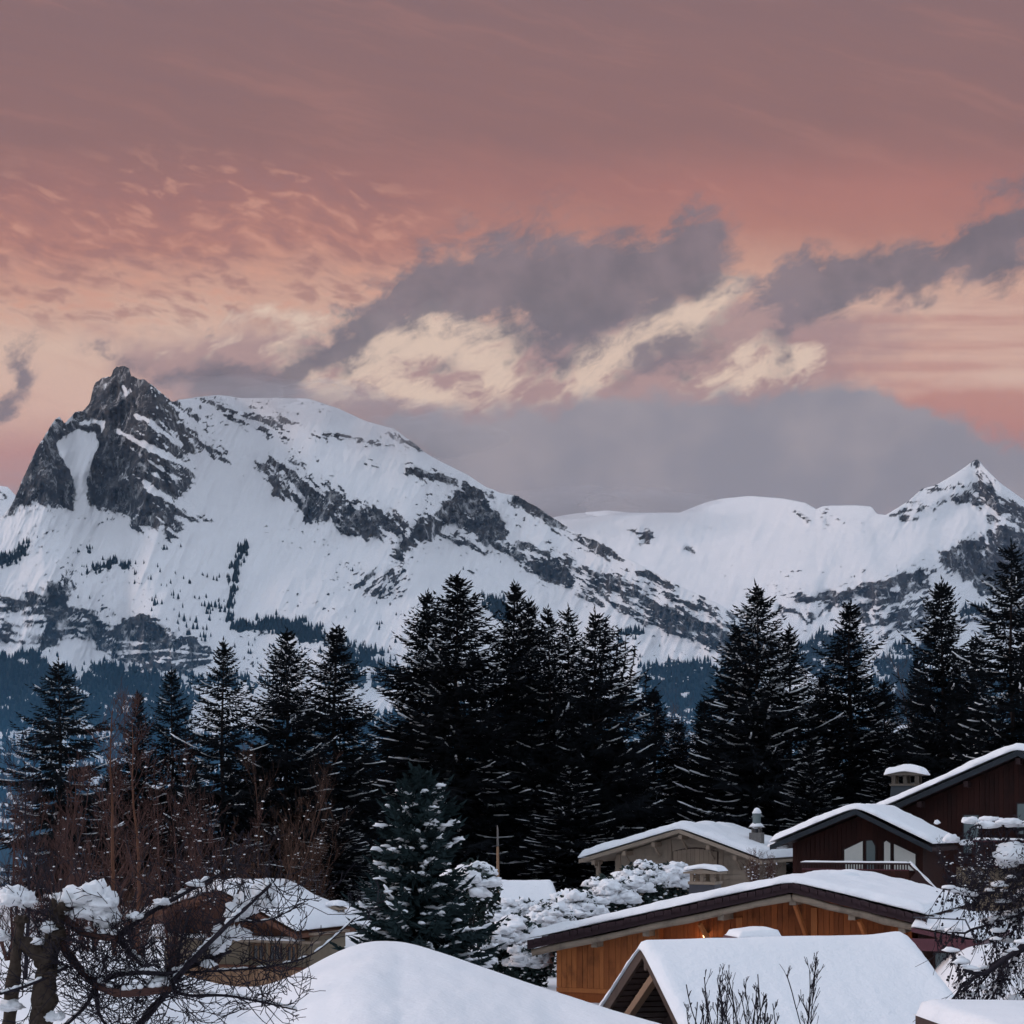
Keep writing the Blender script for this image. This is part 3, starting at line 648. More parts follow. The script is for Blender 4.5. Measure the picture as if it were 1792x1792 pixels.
# ================================================================== near ground
CREST = [(-400, 1700), (0, 1686), (80, 1668), (170, 1662), (260, 1688), (340, 1712), (430, 1734), (490, 1722), (540, 1694), (580, 1668), (620, 1650), (655, 1643), (700, 1645), (740, 1655), (800, 1676), (860, 1698), (930, 1722), (1000, 1745), (1060, 1765), (1160, 1794), (1300, 1836), (1500, 1850), (1640, 1840), (1750, 1800), (2000, 1780), (2400, 1770)]
def ground_z(px, Y):     # height relative to the eye
    px = np.asarray(px, float); Y = np.asarray(Y, float)
    c = np.interp(px, [p[0] for p in CREST], [p[1] for p in CREST]) + 3 * (fbm(px / 60, px * 0, 4, 3) - 0.5)
    cxs = np.arange(-420, 2420, 10.0); cc = np.interp(cxs, [p[0] for p in CREST], [p[1] for p in CREST])
    for _ in range(3): cc = np.convolve(np.pad(cc, 3, mode='edge'), np.ones(7) / 7, 'valid')
    c = np.interp(px, cxs, cc) + 2 * (fbm(px / 60, px * 0, 4, 3) - 0.5)
    Yc = np.interp(px, [-400, 540, 700, 1160, 1500, 2400], [27, 27, 29, 23.5, 22, 22])
    zc = (HY - c) / F * Yc
    near = zc - 0.02 * (Yc - Y) - 0.0035 * (Yc - Y) ** 2 + 0.16 * (fbm(px / 90, Y / 3.0, 21, 5, 0.6) - 0.5) * np.clip((Yc - Y) / 2, 0, 1)
    R = sm(px, 1540, 1700); L = -5.4 + 0.9 * sm(Y, 62, 72) - 1.3 * sm(px, 700, 600) * (1 - sm(Y, 64, 74))
    far = L + (-3.15 - L) * R * (1 - sm(Y, 60, 70)) + 1.0 * sm(px, 1150, 1500) * sm(Y, 58, 66)
    far = far + 0.95 * np.exp(-((px - 605) / 70) ** 2) * sm(Y, 56, 70)
    far = far + 0.5 * (fbm(px / 140, Y / 8.0, 23, 3) - 0.5)
    far = far - 0.09 * np.maximum(Y - 128, 0) - 0.0006 * np.maximum(Y - 128, 0) ** 2
    k = sm(Y, Yc, Yc + 9)
    kk = np.where(px > 1540, sm(Y, Yc, Yc + 16), k)
    return np.where(Y <= Yc, near, near * 0 + (zc + (far - zc) * kk) - 0.05 * np.clip(Y - Yc, 0, 2))
gp = np.arange(-900, 2700, 9.0)
gY = np.concatenate([np.arange(4, 20, 0.5), np.arange(20, 46, 0.25), np.arange(46, 130, 1.0), np.geomspace(131, 520, 30)])
PXg, YYg = np.meshgrid(gp, gY)
ZZg = ground_z(PXg, YYg)
ZZg = np.maximum(ZZg, -290)
XXg = (PXg - 896) / F * YYg
o = link('snow_ground', np_mesh('snow_ground', np.stack([XXg, YYg, ZC + ZZg], -1).reshape(-1, 3), grid_quads(len(gY), len(gp)), M['snow'])); o['kind'] = 'structure'
def gz(px, Y): return ZC + float(ground_z(px, Y))

# cloud clinging to the ridges
def m_cloud(t, b):
    t.n.remove(b); out = [n for n in t.n if n.type == 'OUTPUT_MATERIAL'][0]
    v = t.new('ShaderNodeVolumePrincipled'); v.inputs['Color'].default_value = (0.90, 0.86, 0.90, 1); v.inputs['Density'].default_value = 2.6e-3
    t.l.new(v.outputs[0], out.inputs['Volume'])
mc = bpy.data.materials.new('ridge_cloud'); mc.use_nodes = True; m_cloud(NT(mc.node_tree), mc.node_tree.nodes['Principled BSDF'])
rgc = random.Random(6)
cm = MB()
for (px, py, rx, rz) in ((430, 696, 150, 30), (600, 722, 170, 40), (740, 772, 130, 40), (520, 700, 110, 24), (1000, 890, 130, 34), (1130, 884, 120, 26)):
    r = m_loc(MA if px < 900 else MBk, px, py + 22)
    Yr = r[0].y * 0.985; lump(cm, P(px, py, Yr), U(rx, Yr), 160, U(rz, Yr), rgc, ICO3, 0.5, 1.3)
o = cm.build('ridge_cloud', mc, None, True); setp(o, 'thin grey cloud clinging to the summit ridge', 'cloud', kind='stuff')
# low mist lying in the valley behind the village
def m_mist(t, b):
    t.n.remove(b); out = [n for n in t.n if n.type == 'OUTPUT_MATERIAL'][0]
    v = t.new('ShaderNodeVolumePrincipled'); v.inputs['Color'].default_value = (0.13, 0.50, 0.92, 1); v.inputs['Density'].default_value = 1.1e-4
    t.l.new(v.outputs[0], out.inputs['Volume'])
mm = bpy.data.materials.new('valley_mist'); mm.use_nodes = True; m_mist(NT(mm.node_tree), mm.node_tree.nodes['Principled BSDF'])
o = MB().box(-2500, 2500, 330, 3600, ZC - 330, ZC + 150).build('valley_mist', mm); setp(o, 'blue mist lying low in the valley behind the spruces', 'mist', kind='stuff')
# haze: evening air
def m_haze(t, b):
    t.n.remove(b); out = [n for n in t.n if n.type == 'OUTPUT_MATERIAL'][0]
    v = t.new('ShaderNodeVolumePrincipled'); v.inputs['Color'].default_value = (0.62, 0.68, 0.95, 1)
    v.inputs['Density'].default_value = 1.0e-5; v.inputs['Anisotropy'].default_value = 0.0
    t.l.new(v.outputs[0], out.inputs['Volume'])
mh = bpy.data.materials.new('evening_haze'); mh.use_nodes = True; m_haze(NT(mh.node_tree), mh.node_tree.nodes['Principled BSDF'])
o = MB().box(-9500, 9500, -300, 11400, ZC - 420, ZC + 2100).build('haze', mh); setp(o, 'thin blue evening haze filling the valley air', 'haze', kind='stuff')

# ================================================================== houses
HA = R_(-24)              # the chalets all stand turned the same way
def frame_pt(o_px, o_py, Y): return P(o_px, o_py, Y)
def gable_line(H, sl, sr, x): return H - (sl * -x if x < 0 else sr * x)

def roof_snow(name, parent, xl, xr, H, sl, sr, y0, y1, th, seed, lum=0.12, nx=60, ny=34):
    """one blanket of snow over both slopes, rounded at its edges, uneven on top"""
    us = np.linspace(xl, xr, nx); vsn = np.linspace(y0, y1, ny)
    Ux, Vy = np.meshgrid(us, vsn)
    ed = np.minimum.reduce([Ux - xl, xr - Ux, Vy - y0, y1 - Vy])
    rnd = np.sqrt(np.clip(1 - (1 - np.clip(ed / (th * 0.9), 0, 1)) ** 2, 0, 1))
    base = H - np.where(Ux < 0, sl * np.sqrt(Ux ** 2 + 0.09) - sl * 0.3, sr * np.sqrt(Ux ** 2 + 0.09) - sr * 0.3)
    n = fbm(Ux / 1.6, Vy / 1.6, seed, 4) - 0.5; n2 = fbm(Ux / 0.35, Vy / 0.35, seed + 5, 3) - 0.5
    top = base + 0.01 + th * (0.15 + 0.85 * rnd) * (1 + lum * 6 * n + 0.35 * n2)
    # edges wander in and out
    ex = 0.22 * (fbm(Ux / 0.4, Vy / 0.4, seed + 9, 4, 0.6) - 0.5) * np.clip(1 - ed / 0.4, 0, 1); Uw = Ux + ex; Vw = Vy + ex * 0.8
    topv = np.stack([Uw, Vw, top], -1).reshape(-1, 3); botv = np.stack([Ux, Vy, base + 0.01], -1).reshape(-1, 3)
    q = grid_quads(ny, nx); N = nx * ny
    idx = np.arange(N).reshape(ny, nx)
    ring = np.concatenate([idx[0, :], idx[1:, -1], idx[-1, -2::-1], idx[-2:0:-1, 0]])
    nxt = np.roll(ring, -1)
    side = np.stack([ring + N, nxt + N, nxt, ring], -1)
    me = np_mesh(name, np.concatenate([topv, botv]), np.concatenate([q, q[:, ::-1] + N, side]), M['snow'])
    return link(name, me, parent)
def slab_snow(name, parent, x0, x1, y0, y1, z, th, seed, n=14, matk='snow'):
    us = np.linspace(x0, x1, n); vsn = np.linspace(y0, y1, n); Ux, Vy = np.meshgrid(us, vsn)
    ed = np.minimum.reduce([Ux - x0, x1 - Ux, Vy - y0, y1 - Vy])
    rnd = np.sqrt(np.clip(1 - (1 - np.clip(ed / (th * 0.9), 0, 1)) ** 2, 0, 1))
    top = z + th * (0.15 + 0.85 * rnd) * (1 + 0.5 * (fbm(Ux * 1.3, Vy * 1.3, seed, 3) - 0.5))
    N = n * n; idx = np.arange(N).reshape(n, n)
    ring = np.concatenate([idx[0, :], idx[1:, -1], idx[-1, -2::-1], idx[-2:0:-1, 0]]); nxt = np.roll(ring, -1)
    q = grid_quads(n, n)
    vs_ = np.concatenate([np.stack([Ux, Vy, top], -1).reshape(-1, 3), np.stack([Ux, Vy, 0 * Ux + z], -1).reshape(-1, 3)])
    return link(name, np_mesh(name, vs_, np.concatenate([q, q[:, ::-1] + N, np.stack([ring + N, nxt + N, nxt, ring], -1)]), M[matk]), parent)

def planks_v(parent, x0, x1, w, y, th, zbot, ztop, matk, rng, name='plank', jit=0.012):
    """upright boards, each an object, with tops cut to the roof line"""
    x = x0
    while x < x1 - 0.02:
        ww = min(w * rng.uniform(0.8, 1.25), x1 - x); a, b = x + 0.006, x + ww - 0.006
        yy = y - rng.uniform(0, jit)
        m = MB(); zb = zbot(x) if callable(zbot) else zbot
        pts = [(a, zb), (b, zb), (b, ztop(b)), (a, ztop(a))]
        if a < 0 < b: pts = [(a, zb), (b, zb), (b, ztop(b)), (0, ztop(0)), (a, ztop(a))]
        if min(p[1] for p in pts[2:]) > zb + 0.03:
            m.prism(pts, yy - th, yy); m.build(name, M[matk], parent)
        x += ww
def planks_h(parent, H, sl, sr, xl, xr, z0, h, y, th, matk, rng, name='plank', hole=None):
    z = z0
    while z < H - 0.08:
        a, b = z + 0.006, z + h - 0.006
        l = max(xl, -(H - b) / sl); r = min(xr, (H - b) / sr)
        l2 = max(xl, -(H - a) / sl); r2 = min(xr, (H - a) / sr)
        segs = [(l2, r2, l, r)]
        if hole and hole[2] < b and hole[3] > a: segs = [(l2, hole[0], l, hole[0]), (hole[1], r2, hole[1], r)]
        for (p0, p1, p2, p3) in segs:
            if p1 - p0 > 0.1 and p3 > p2:
                yy = y - rng.uniform(0, 0.015); MB().prism([(p0, a), (p1, a), (p3, b), (p2, b)], yy - th, yy).build(name, M[matk], parent)
        z += h
def roof_shell(root, xl, xr, H, sl, sr, y0, y1, th, matk, bw, bmat, bar_h, bar_th, edge='eave'):
    """two roof slopes, bargeboards along the front edge"""
    MB().prism([(xl, H + sl * xl), (0, H), (0, H + th), (xl, H + sl * xl + th)], y0, y1).build('roof_slope', M[matk], root)
    MB().prism([(0, H), (xr, H - sr * xr), (xr, H - sr * xr + th), (0, H + th)], y0, y1).build('roof_slope', M[matk], root)
    MB().prism([(xl - .02, H + sl * xl - .03), (0, H - .03), (0, H + th + .02), (xl - .02, H + sl * xl + th + .02)], y0 - 0.05, y0 - 0.003).build('bargeboard', M[edge], root)
    MB().prism([(0.004, H - .03), (xr + .02, H - sr * xr - .03), (xr + .02, H - sr * xr + th + .02), (0.004, H + th + .02)], y0 - 0.05, y0 - 0.003).build('bargeboard', M[edge], root)
def window(root, x0, x1, z0, z1, y, frame_m='red_trim', pane_m='glass', fw=0.07, mull=0, name='window', pane_poly=None):
    m = MB(); d0, d1 = y - 0.07, y - 0.004
    m.box(x0, x0 + fw, d0, d1, z0, z1); m.box(x1 - fw, x1, d0, d1, z0, z1); m.box(x0 + fw, x1 - fw, d0, d1, z0, z0 + fw); m.box(x0 + fw, x1 - fw, d0, d1, z1 - fw, z1)
    for k in range(mull):
        c = x0 + (x1 - x0) * (k + 1) / (mull + 1); m.box(c - fw / 3, c + fw / 3, d0 + .006, d1, z0 + fw, z1 - fw)
    w = m.build(name, M[frame_m], root)
    MB().box(x0 + fw, x1 - fw, y - 0.03, y - 0.012, z0 + fw, z1 - fw).build('pane', M[pane_m], w)
    return w
def capped_chimney(root, c, wx, wy, h, body_m, top_m, seed, capth=0.16):
    """masonry stack, open lantern on four stub piers, little pitched lid under snow"""
    x, y, z = c
    m = MB(); t0 = 0.86
    m.v += [(x - wx / 2, y - wy / 2, z), (x + wx / 2, y - wy / 2, z), (x + wx / 2, y + wy / 2, z), (x - wx / 2, y + wy / 2, z),
            (x - wx / 2 * t0, y - wy / 2 * t0, z + h), (x + wx / 2 * t0, y - wy / 2 * t0, z + h), (x + wx / 2 * t0, y + wy / 2 * t0, z + h), (x - wx / 2 * t0, y + wy / 2 * t0, z + h)]
    m.f += [(0, 3, 2, 1), (4, 5, 6, 7), (0, 1, 5, 4), (1, 2, 6, 5), (2, 3, 7, 6), (3, 0, 4, 7)]
    ch = m.build('chimney', M[body_m], root)
    MB().box(x - wx * .47, x + wx * .47, y - wy * .47, y + wy * .47, z + h, z + h + 0.10).build('ledge', M[top_m], ch)
    ph = wx * 0.26
    for sx in (-1, 0, 1):
        for sy in (-1, 1):
            MB().box(x + sx * wx * .36 - wx * .06, x + sx * wx * .36 + wx * .06, y + sy * wy * .36 - .05, y + sy * wy * .36 + .05, z + h + .10, z + h + .10 + ph).build('pier', M[top_m], ch)
    zt = z + h + .10 + ph
    MB().prism([(x - wx * .60, zt), (x + wx * .60, zt), (x + wx * .60, zt + .05), (x, zt + .16), (x - wx * .60, zt + .05)], y - wy * .6, y + wy * .6).build('lid', M[top_m], ch)
    sn = roof_snow('snow_cap', ch, -wx * .63, wx * .63, 0, 0.24, 0.24, -wy * .63, wy * .63, capth, seed, 0.1, 18, 14); sn.location = (x, y, zt + .165)
    return ch

rng = random.Random(3)
# ---------------- orange-boarded chalet
def chalet_orange():
    Y = 48; ap = P(1385, 1560, Y); g = ZC - 6.4
    root = empty('wooden_chalet', (ap.x, ap.y, g), HA, 'orange wooden chalet with a long low snow-covered roof behind the snowy shed', 'chalet')
    H = ap.z - g; sl, sr = 0.229, 0.232; xl, xr = -8.47, 3.95; L = 8.6; ov = 1.15; s2 = 0.226
    roof_shell(root, xl, xr, H, sl, sr, 0, L, 0.22, 'roof', 0, '', 0, 0)
    # tile ends along the verges
    for (xa, xb, sg) in ((xl, -.05, -1), (.05, xr, 1)):
        x = xa
        while x < xb - .1:
            w = .26 * rng.uniform(.85, 1.1); xc = min(x + w, xb); zt = lambda q: H - abs(q) * (sl if q < 0 else sr)
            up = rng.uniform(.0, .035); MB().prism([(x + .01, zt(x) + .12 + up), (xc - .01, zt(xc) + .10 + up), (xc - .01, zt(xc) + .235 + up), (x + .01, zt(x) + .255 + up)], -.115 - rng.uniform(0, .03), -.054).build('verge_tile', M['eave'], root)
            x += w
    # round log under each verge
    for (xa, xb, s) in ((xl + 0.1, -0.02, -sl), (0.02, xr + 0.35, sr)):
        pts = []
        for k in range(9):
            x = xa + (xb - xa) * k / 8; pts.append((x, 0.10, H - abs(x) * (sl if x < 0 else sr) - 0.16 + 0.02 * math.sin(k * 2.1)))
        MB().tube(pts, [0.115 + 0.012 * math.sin(k * 1.7) for k in range(9)], 10).build('verge_log', M['grey_log'], root, True)
    roof_snow('roof_snow', root, xl - .05, xr + .05, H + 0.24, sl, sr, -0.03, L + .1, 0.24, 5, 0.10, 90, 60)
    # a drift on the ridge
    m = MB(); r2 = random.Random(8)
    for (x, y, a, b, c) in ((0.1, 4.5, .9, 1.3, .22), (0.3, 6.6, .7, .8, .22), (0.15, 2.6, .6, 1.1, .16)): lump(m, (x, y, H + 0.32 - max(x, 0) * sr), a, b, c, r2, ICO3, 0.25, 1.2)
    m.build('snow_drift', M['snow'], root, True)
    gl = lambda x: gable_line(H, sl, sr, x) - 0.03
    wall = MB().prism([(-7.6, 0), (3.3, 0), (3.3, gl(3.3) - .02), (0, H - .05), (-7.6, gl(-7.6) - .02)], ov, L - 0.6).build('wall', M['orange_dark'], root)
    # the left bay stands forward
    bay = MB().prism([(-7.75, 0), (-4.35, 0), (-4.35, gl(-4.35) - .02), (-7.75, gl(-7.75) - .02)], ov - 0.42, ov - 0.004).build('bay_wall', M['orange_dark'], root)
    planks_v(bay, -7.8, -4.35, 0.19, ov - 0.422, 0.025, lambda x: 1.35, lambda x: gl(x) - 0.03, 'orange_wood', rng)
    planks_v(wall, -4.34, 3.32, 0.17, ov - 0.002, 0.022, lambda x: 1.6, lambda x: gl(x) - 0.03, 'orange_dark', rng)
    MB().box(-7.8, -4.33, ov - .46, ov - .40, 1.20, 1.34).build('sill_beam', M['orange_wood'], root)
    window(root, -5.6, -4.5, 0.4, 1.19, ov - .43, 'metal_red', 'glass')
    # purlin ends and braces
    for x in (-6.3, -4.6, -2.2, 0.0, 1.75, 3.2):
        MB().box(x - .10, x + .10, -0.02 + .16, ov, gl(x) - .38, gl(x) - .16).build('purlin', M['grey_log'], root)
    for (x, dx) in ((0.04, 0.18), (-2.9, 0.35), (1.95, 0.25)):
        MB().beam((x, .25, gl(x) - .35), (x + dx, ov - .06, gl(x) - 1.45), .10, .12).build('brace', M['orange_wood'], root)
    for x in (0.42, -1.9):
        MB().box(x - .09, x + .09, ov - .10, ov - .026, 1.6, gl(x) - .4).build('post', M['orange_wood'], root)
    for (xa, xb) in ((-2.75, -2.0), (0.35, 1.35)):
        window(root, xa, xb, 1.95, 3.05, ov - .03, 'red_trim', 'glass', 0.08, 1)
    # lit wall lamp
    c = (-2.95, ov - .14, 3.10)
    lp = MB().box(c[0] - .03, c[0] + .03, c[1] + .05, ov - .03, c[2] - .03, c[2] + .03).build('wall_lamp', M['metal_dark'], root)
    MB().lathe([(0.02, -.08), (.07, -.05), (.085, .0), (.07, .05), (.02, .08)], c, 12).build('globe', M['lamp'], lp, True)
    MB().lathe([(0.02, .13), (.10, .085), (.10, .075), (.02, .075)], c, 12).build('shade', M['metal_dark'], lp)
    ld = bpy.data.lights.new('lamp_light', 'POINT'); ld.energy = 7; ld.color = (1, .62, .30); ld.shadow_soft_size = .08
    lo = bpy.data.objects.new('lamp_light', ld); col.objects.link(lo); lo.parent = root; lo.location = (c[0], c[1] - .15, c[2] - .02)
    # chimney on the hidden slope
    capped_chimney(root, (-4.2, 5.0, H - 1.35), 1.0, .9, 1.35, 'metal_dark', 'grey_log', 3, .15)
    # lean-to porch on the right with a snow guard
    px0 = 3.75; zt = gl(3.95) - .12
    MB().prism([(px0 - .3, 0), (px0 + 1.5, 0), (px0 + 1.35, zt - .15), (px0 - .3, zt - .1)], 1.3, 6).build('porch_wall', M['red_wood'], root)
    MB().prism([(px0 - .2, zt - .02), (px0 + 1.75, zt - .42), (px0 + 1.75, zt - .28), (px0 - .2, zt + .1)], -.3, 6).build('porch_roof', M['metal_red'], root)
    MB().box(px0 - .25, px0 + 1.55, -.36, -.305, zt - .55, zt - .20).build('porch_fascia', M['metal_red'], root)
    sn = roof_snow('porch_snow', root, -.01, 1.95, zt + .1, .2, .2, -.25, 6, .30, 14, .1, 20, 30); sn.location = (px0 - .2, 0, 0)
    gd = MB(); gd.beam((px0 - .15, -.30, zt + .40), (px0 + 1.3, -.30, zt + .36), .035, .035)
    for k in range(5): gd.beam((px0 - .1 + k * .33, -.30, zt - .1), (px0 - .1 + k * .33, -.30, zt + .39), .025, .025)
    gd.beam((px0 + 1.3, -.30, zt + .36), (px0 + 1.62, -.30, zt - .30), .04, .04); gd.build('snow_guard', M['metal_dark'], root)
    window(root, px0 + .15, px0 + .95, zt - 1.55, zt - .65, 1.3, 'red_trim', 'glass_dull', .06, 1)
chalet_orange()

# ---------------- snow-laden shed in the foreground
def shed():
    Y = 27; ap = P(1129, 1669, Y); g = ZC - 5.0; r = R_(12)
    root = empty('snowy_shed', (ap.x, ap.y, g), r, 'foreground shed with a deep unbroken snow roof and open timber gable', 'shed')
    H = ap.z - g; s = 0.52; D = 3.1; L = 4.55
    # local x along the ridge, y towards the back
    def slope(sy, nm, x0, x1, z_off, th, m, parent=root):
        vs_ = []
        for x in (x0, x1):
            for yy, zz in ((0, H), (sy * D, H - s * D)):
                vs_ += [(x, yy, zz + z_off), (x, yy, zz + z_off + th)]
        mb = MB(); mb.add(vs_, [(0, 1, 3, 2), (4, 6, 7, 5), (0, 4, 5, 1), (2, 3, 7, 6), (1, 5, 7, 3), (0, 2, 6, 4)]); return mb.build(nm, M[m], parent)
    for sy in (-1, 1):
        sl_ = slope(sy, 'roof_slope', 0, L, 0, .10, 'roof')
        for k in range(5):
            x = .35 + k * .95
            MB().beam((x, sy * .05, H - .10), (x, sy * (D - .05), H - .10 - s * (D - .1)), .09, .14).build('rafter', M['brown_wood'], root)
        # verge boards at the near gable
        MB().beam((-.03, sy * .02, H + .03), (-.03, sy * (D + .05), H + .03 - s * (D + .03)), .05, .20).build('bargeboard', M['dark_wood'], root)
    # boarded underside, split in courses
    for k in range(12):
        y0 = .15 + k * .24
        MB().beam((.02, y0 + .11, H - .035 - s * (y0 + .11)), (1.5, y0 + .11, H - .035 - s * (y0 + .11)), .2, .02, (0, s, 1)).build('soffit_board', M['roof'], root)
    MB().box(0, 4.4, -.08, .08, H - .28, H - .02).build('ridge_beam', M['dark_wood'], root)
    MB().beam((.12, 1.9, H - 1.45), (.12, -.35, H - .28), .12, .14).build('brace', M['brown_wood'], root)
    MB().beam((.10, -2.6, H - 1.52), (.10, 2.6, H - 1.52), .12, .14).build('tie_beam', M['dark_wood'], root)
    MB().prism([(-2.6, 0), (2.6, 0), (2.6, H - 1.5), (0, H - .15), (-2.6, H - 1.5)], 0, 3.2).build('wall', M['roof'], root)
    w = root.children[-1]; w.rotation_euler = (0, 0, R_(-90)); w.location = (1.1, 0, 0)
    # the snow: blanket over both slopes, built across y
    nx, ny = 110, 70
    us = np.linspace(-D - .08, D + .08, nx); vsn = np.linspace(-.10, L + .15, ny); Uy, Vx = np.meshgrid(us, vsn)
    th = .17
    ed = np.minimum.reduce([Uy + D + .08, D + .08 - Uy, Vx + .10, L + .15 - Vx])
    rnd = np.sqrt(np.clip(1 - (1 - np.clip(ed / .16, 0, 1)) ** 2, 0, 1))
    base = H + .11 - s * (np.sqrt(Uy ** 2 + .03) - .1)
    n = fbm(Uy / 1.2, Vx / 1.5, 3, 4) - .5; rip = fbm(Uy / 1.3, Vx / .16, 6, 3) - .5
    top = base + th * (.12 + .88 * rnd) * (1 + .35 * n) + .032 * rip * rnd * np.clip(-Uy / 2, 0, 1) + .05 * np.exp(-((Vx - L) / .35) ** 2) * rnd
    wob = .07 * (fbm(Uy / .25, Vx / .25, 9, 3) - .5) * (ed < .2)
    N = nx * ny; idx = np.arange(N).reshape(ny, nx); ring = np.concatenate([idx[0, :], idx[1:, -1], idx[-1, -2::-1], idx[-2:0:-1, 0]]); nxt = np.roll(ring, -1); q = grid_quads(ny, nx)
    v_ = np.concatenate([np.stack([Vx + wob, Uy + wob, top], -1).reshape(-1, 3), np.stack([Vx, Uy, base], -1).reshape(-1, 3)])
    link('roof_snow', np_mesh('roof_snow', v_, np.concatenate([q[:, ::-1], q + N, np.stack([ring, nxt, nxt + N, ring + N], -1)]), M['snow']), root)
    # metal flue box standing up behind the ridge, snow-topped
    fl = MB().box(1.75, 2.5, .35, .9, H - .4, H + .18).build('flue_box', M['metal_dark'], root)
    MB().box(1.70, 2.56, .30, .95, H + .18, H + .22).build('lid', M['metal_red'], fl)
    slab_snow('snow_cap', fl, 1.72, 2.5, .2, .93, H + .225, .13, 4)
shed()

# ---------------- grey timber chalet
def chalet_grey():
    Y = 88; ap = P(1188, 1457, Y); g = ZC - 5.6
    root = empty('timber_chalet', (ap.x, ap.y, g), HA, 'grey-brown timber chalet with shuttered gable window in front of the spruces', 'chalet')
    H = ap.z - g; sl, sr = .290, .36; xl, xr = -5.8, 4.6; L = 9.5; ov = 1.3
    roof_shell(root, xl, xr, H, sl, sr, 0, L, .16, 'grey_wood', 0, '', 0, 0, 'grey_wood')
    roof_snow('roof_snow', root, xl - .05, xr + .05, H + .18, sl, sr, -.04, L, .38, 25, .12, 70, 40)
    gl = lambda x: gable_line(H, sl, sr, x) - .04
    wall = MB().prism([(-4.1, 0), (3.6, 0), (3.6, gl(3.6) - .02), (0, H - .05), (-4.1, gl(-4.1) - .02)], ov, L - .5).build('wall', M['grey_wood'], root)
    planks_h(wall, H - .05, sl, sr, -4.15, 3.6, 2.3, .27, ov - .002, .03, 'grey_wood', rng, hole=(-.80, 1.85, 2.9, 4.62))
    for x in (-3.95, -.95, 2.0, 3.5): MB().box(x - .12, x + .12, ov - .10, ov - .034, 1.9, gl(x) - .06).build('post', M['grey_wood_v'], root)
    for x in (-5.0, -3.2, -1.5, 0.05, 1.6, 3.1):
        MB().box(x - .10, x + .10, .05, ov, gl(x) - .30, gl(x) - .06).build('purlin', M['grey_wood_v'], root)
        MB().beam((x, .35, gl(x) - .3), (x, ov - .05, gl(x) - .85), .10, .10).build('bracket', M['grey_wood_v'], root)
    # shuttered opening with shallow arched head
    n = 8; x0, x1, z0, z1 = -.78, 1.83, 2.9, 4.35
    arch = [(x0 + (x1 - x0) * k / n, z1 + .22 * math.sin(math.pi * k / n)) for k in range(n + 1)]
    wn = MB().prism([(x0, z0), (x1, z0)] + arch[::-1], ov - .03, ov + .02).build('shuttered_window', M['roof'], root)
    k = 10
    for i in range(k):
        a = x0 + .05 + (x1 - x0 - .1) * i / k; b = x0 + .05 + (x1 - x0 - .1) * (i + 1) / k - .015
        MB().box(a, b, ov - .06, ov - .034, z0 + .03, z1 - .02 + .16 * math.sin(math.pi * (i + .5) / k)).build('shutter_board', M['grey_wood_v'], wn)
    # balcony with boarded front
    bz = 1.65
    bal = MB().box(-1.6, 2.2, ov - 1.15, ov - .005, bz - .14, bz).build('balcony', M['grey_wood'], root)
    MB().box(-1.65, 2.25, ov - 1.22, ov - 1.10, bz + 1.18, bz + 1.27).build('handrail', M['grey_wood'], bal)
    for i in range(22):
        a = -1.6 + 3.8 * i / 22; MB().box(a, a + .155, ov - 1.19, ov - 1.16, bz - .1, bz + 1.17).build('board', M['grey_wood_v'], bal)
    # post at the left eave
    MB().box(-5.0, -4.8, .5, .7, 0, gl(-4.9) - .1).build('eave_post', M['grey_wood_v'], root)
    window(root, -4.75 + .6, -3.55, 1.7, 2.6, ov, 'grey_wood_v', 'glass', .08)
    # lower stone storey, right
    MB().box(.6, 2.6, ov - .9, ov - .01, 0, 1.45).build('stone_base', M['stucco'], root)
    # tall round flue with two snow-capped cowls
    c = (3.25, 3.9, gl(3.25) + .25)
    st = MB().box(c[0] - .34, c[0] + .34, c[1] - .34, c[1] + .34, c[2] - .4, c[2] + .95).build('chimney', M['stone'], root)
    MB().lathe([(.10, .95), (.10, 1.25), (.14, 1.25)], c, 10).build('flue_pipe', M['metal_dark'], st)
    for k in range(4):
        a = math.pi / 4 + k * math.pi / 2
        MB().box(c[0] + .26 * math.cos(a) - .05, c[0] + .26 * math.cos(a) + .05, c[1] + .26 * math.sin(a) - .05, c[1] + .26 * math.sin(a) + .05, c[2] + .95, c[2] + 1.22).build('pier', M['stone'], st)
    MB().box(c[0] - .38, c[0] + .38, c[1] - .38, c[1] + .38, c[2] + 1.22, c[2] + 1.28).build('lid', M['stone'], st)
    r2 = random.Random(2); m = MB(); lump(m, (c[0], c[1], c[2] + 1.28), .40, .40, .24, r2, ICO2, .2); m.build('snow_cap', M['snow_small'], st, True)
    MB().lathe([(.20, 1.40), (.23, 1.45), (.23, 1.95), (.26, 2.0), (.05, 2.1)], c, 12).build('cowl', M['glass_dull'], st)
    m = MB(); lump(m, (c[0], c[1], c[2] + 2.05), .25, .25, .28, r2, ICO2, .2); m.build('snow_cap', M['snow_small'], st, True)
chalet_grey()

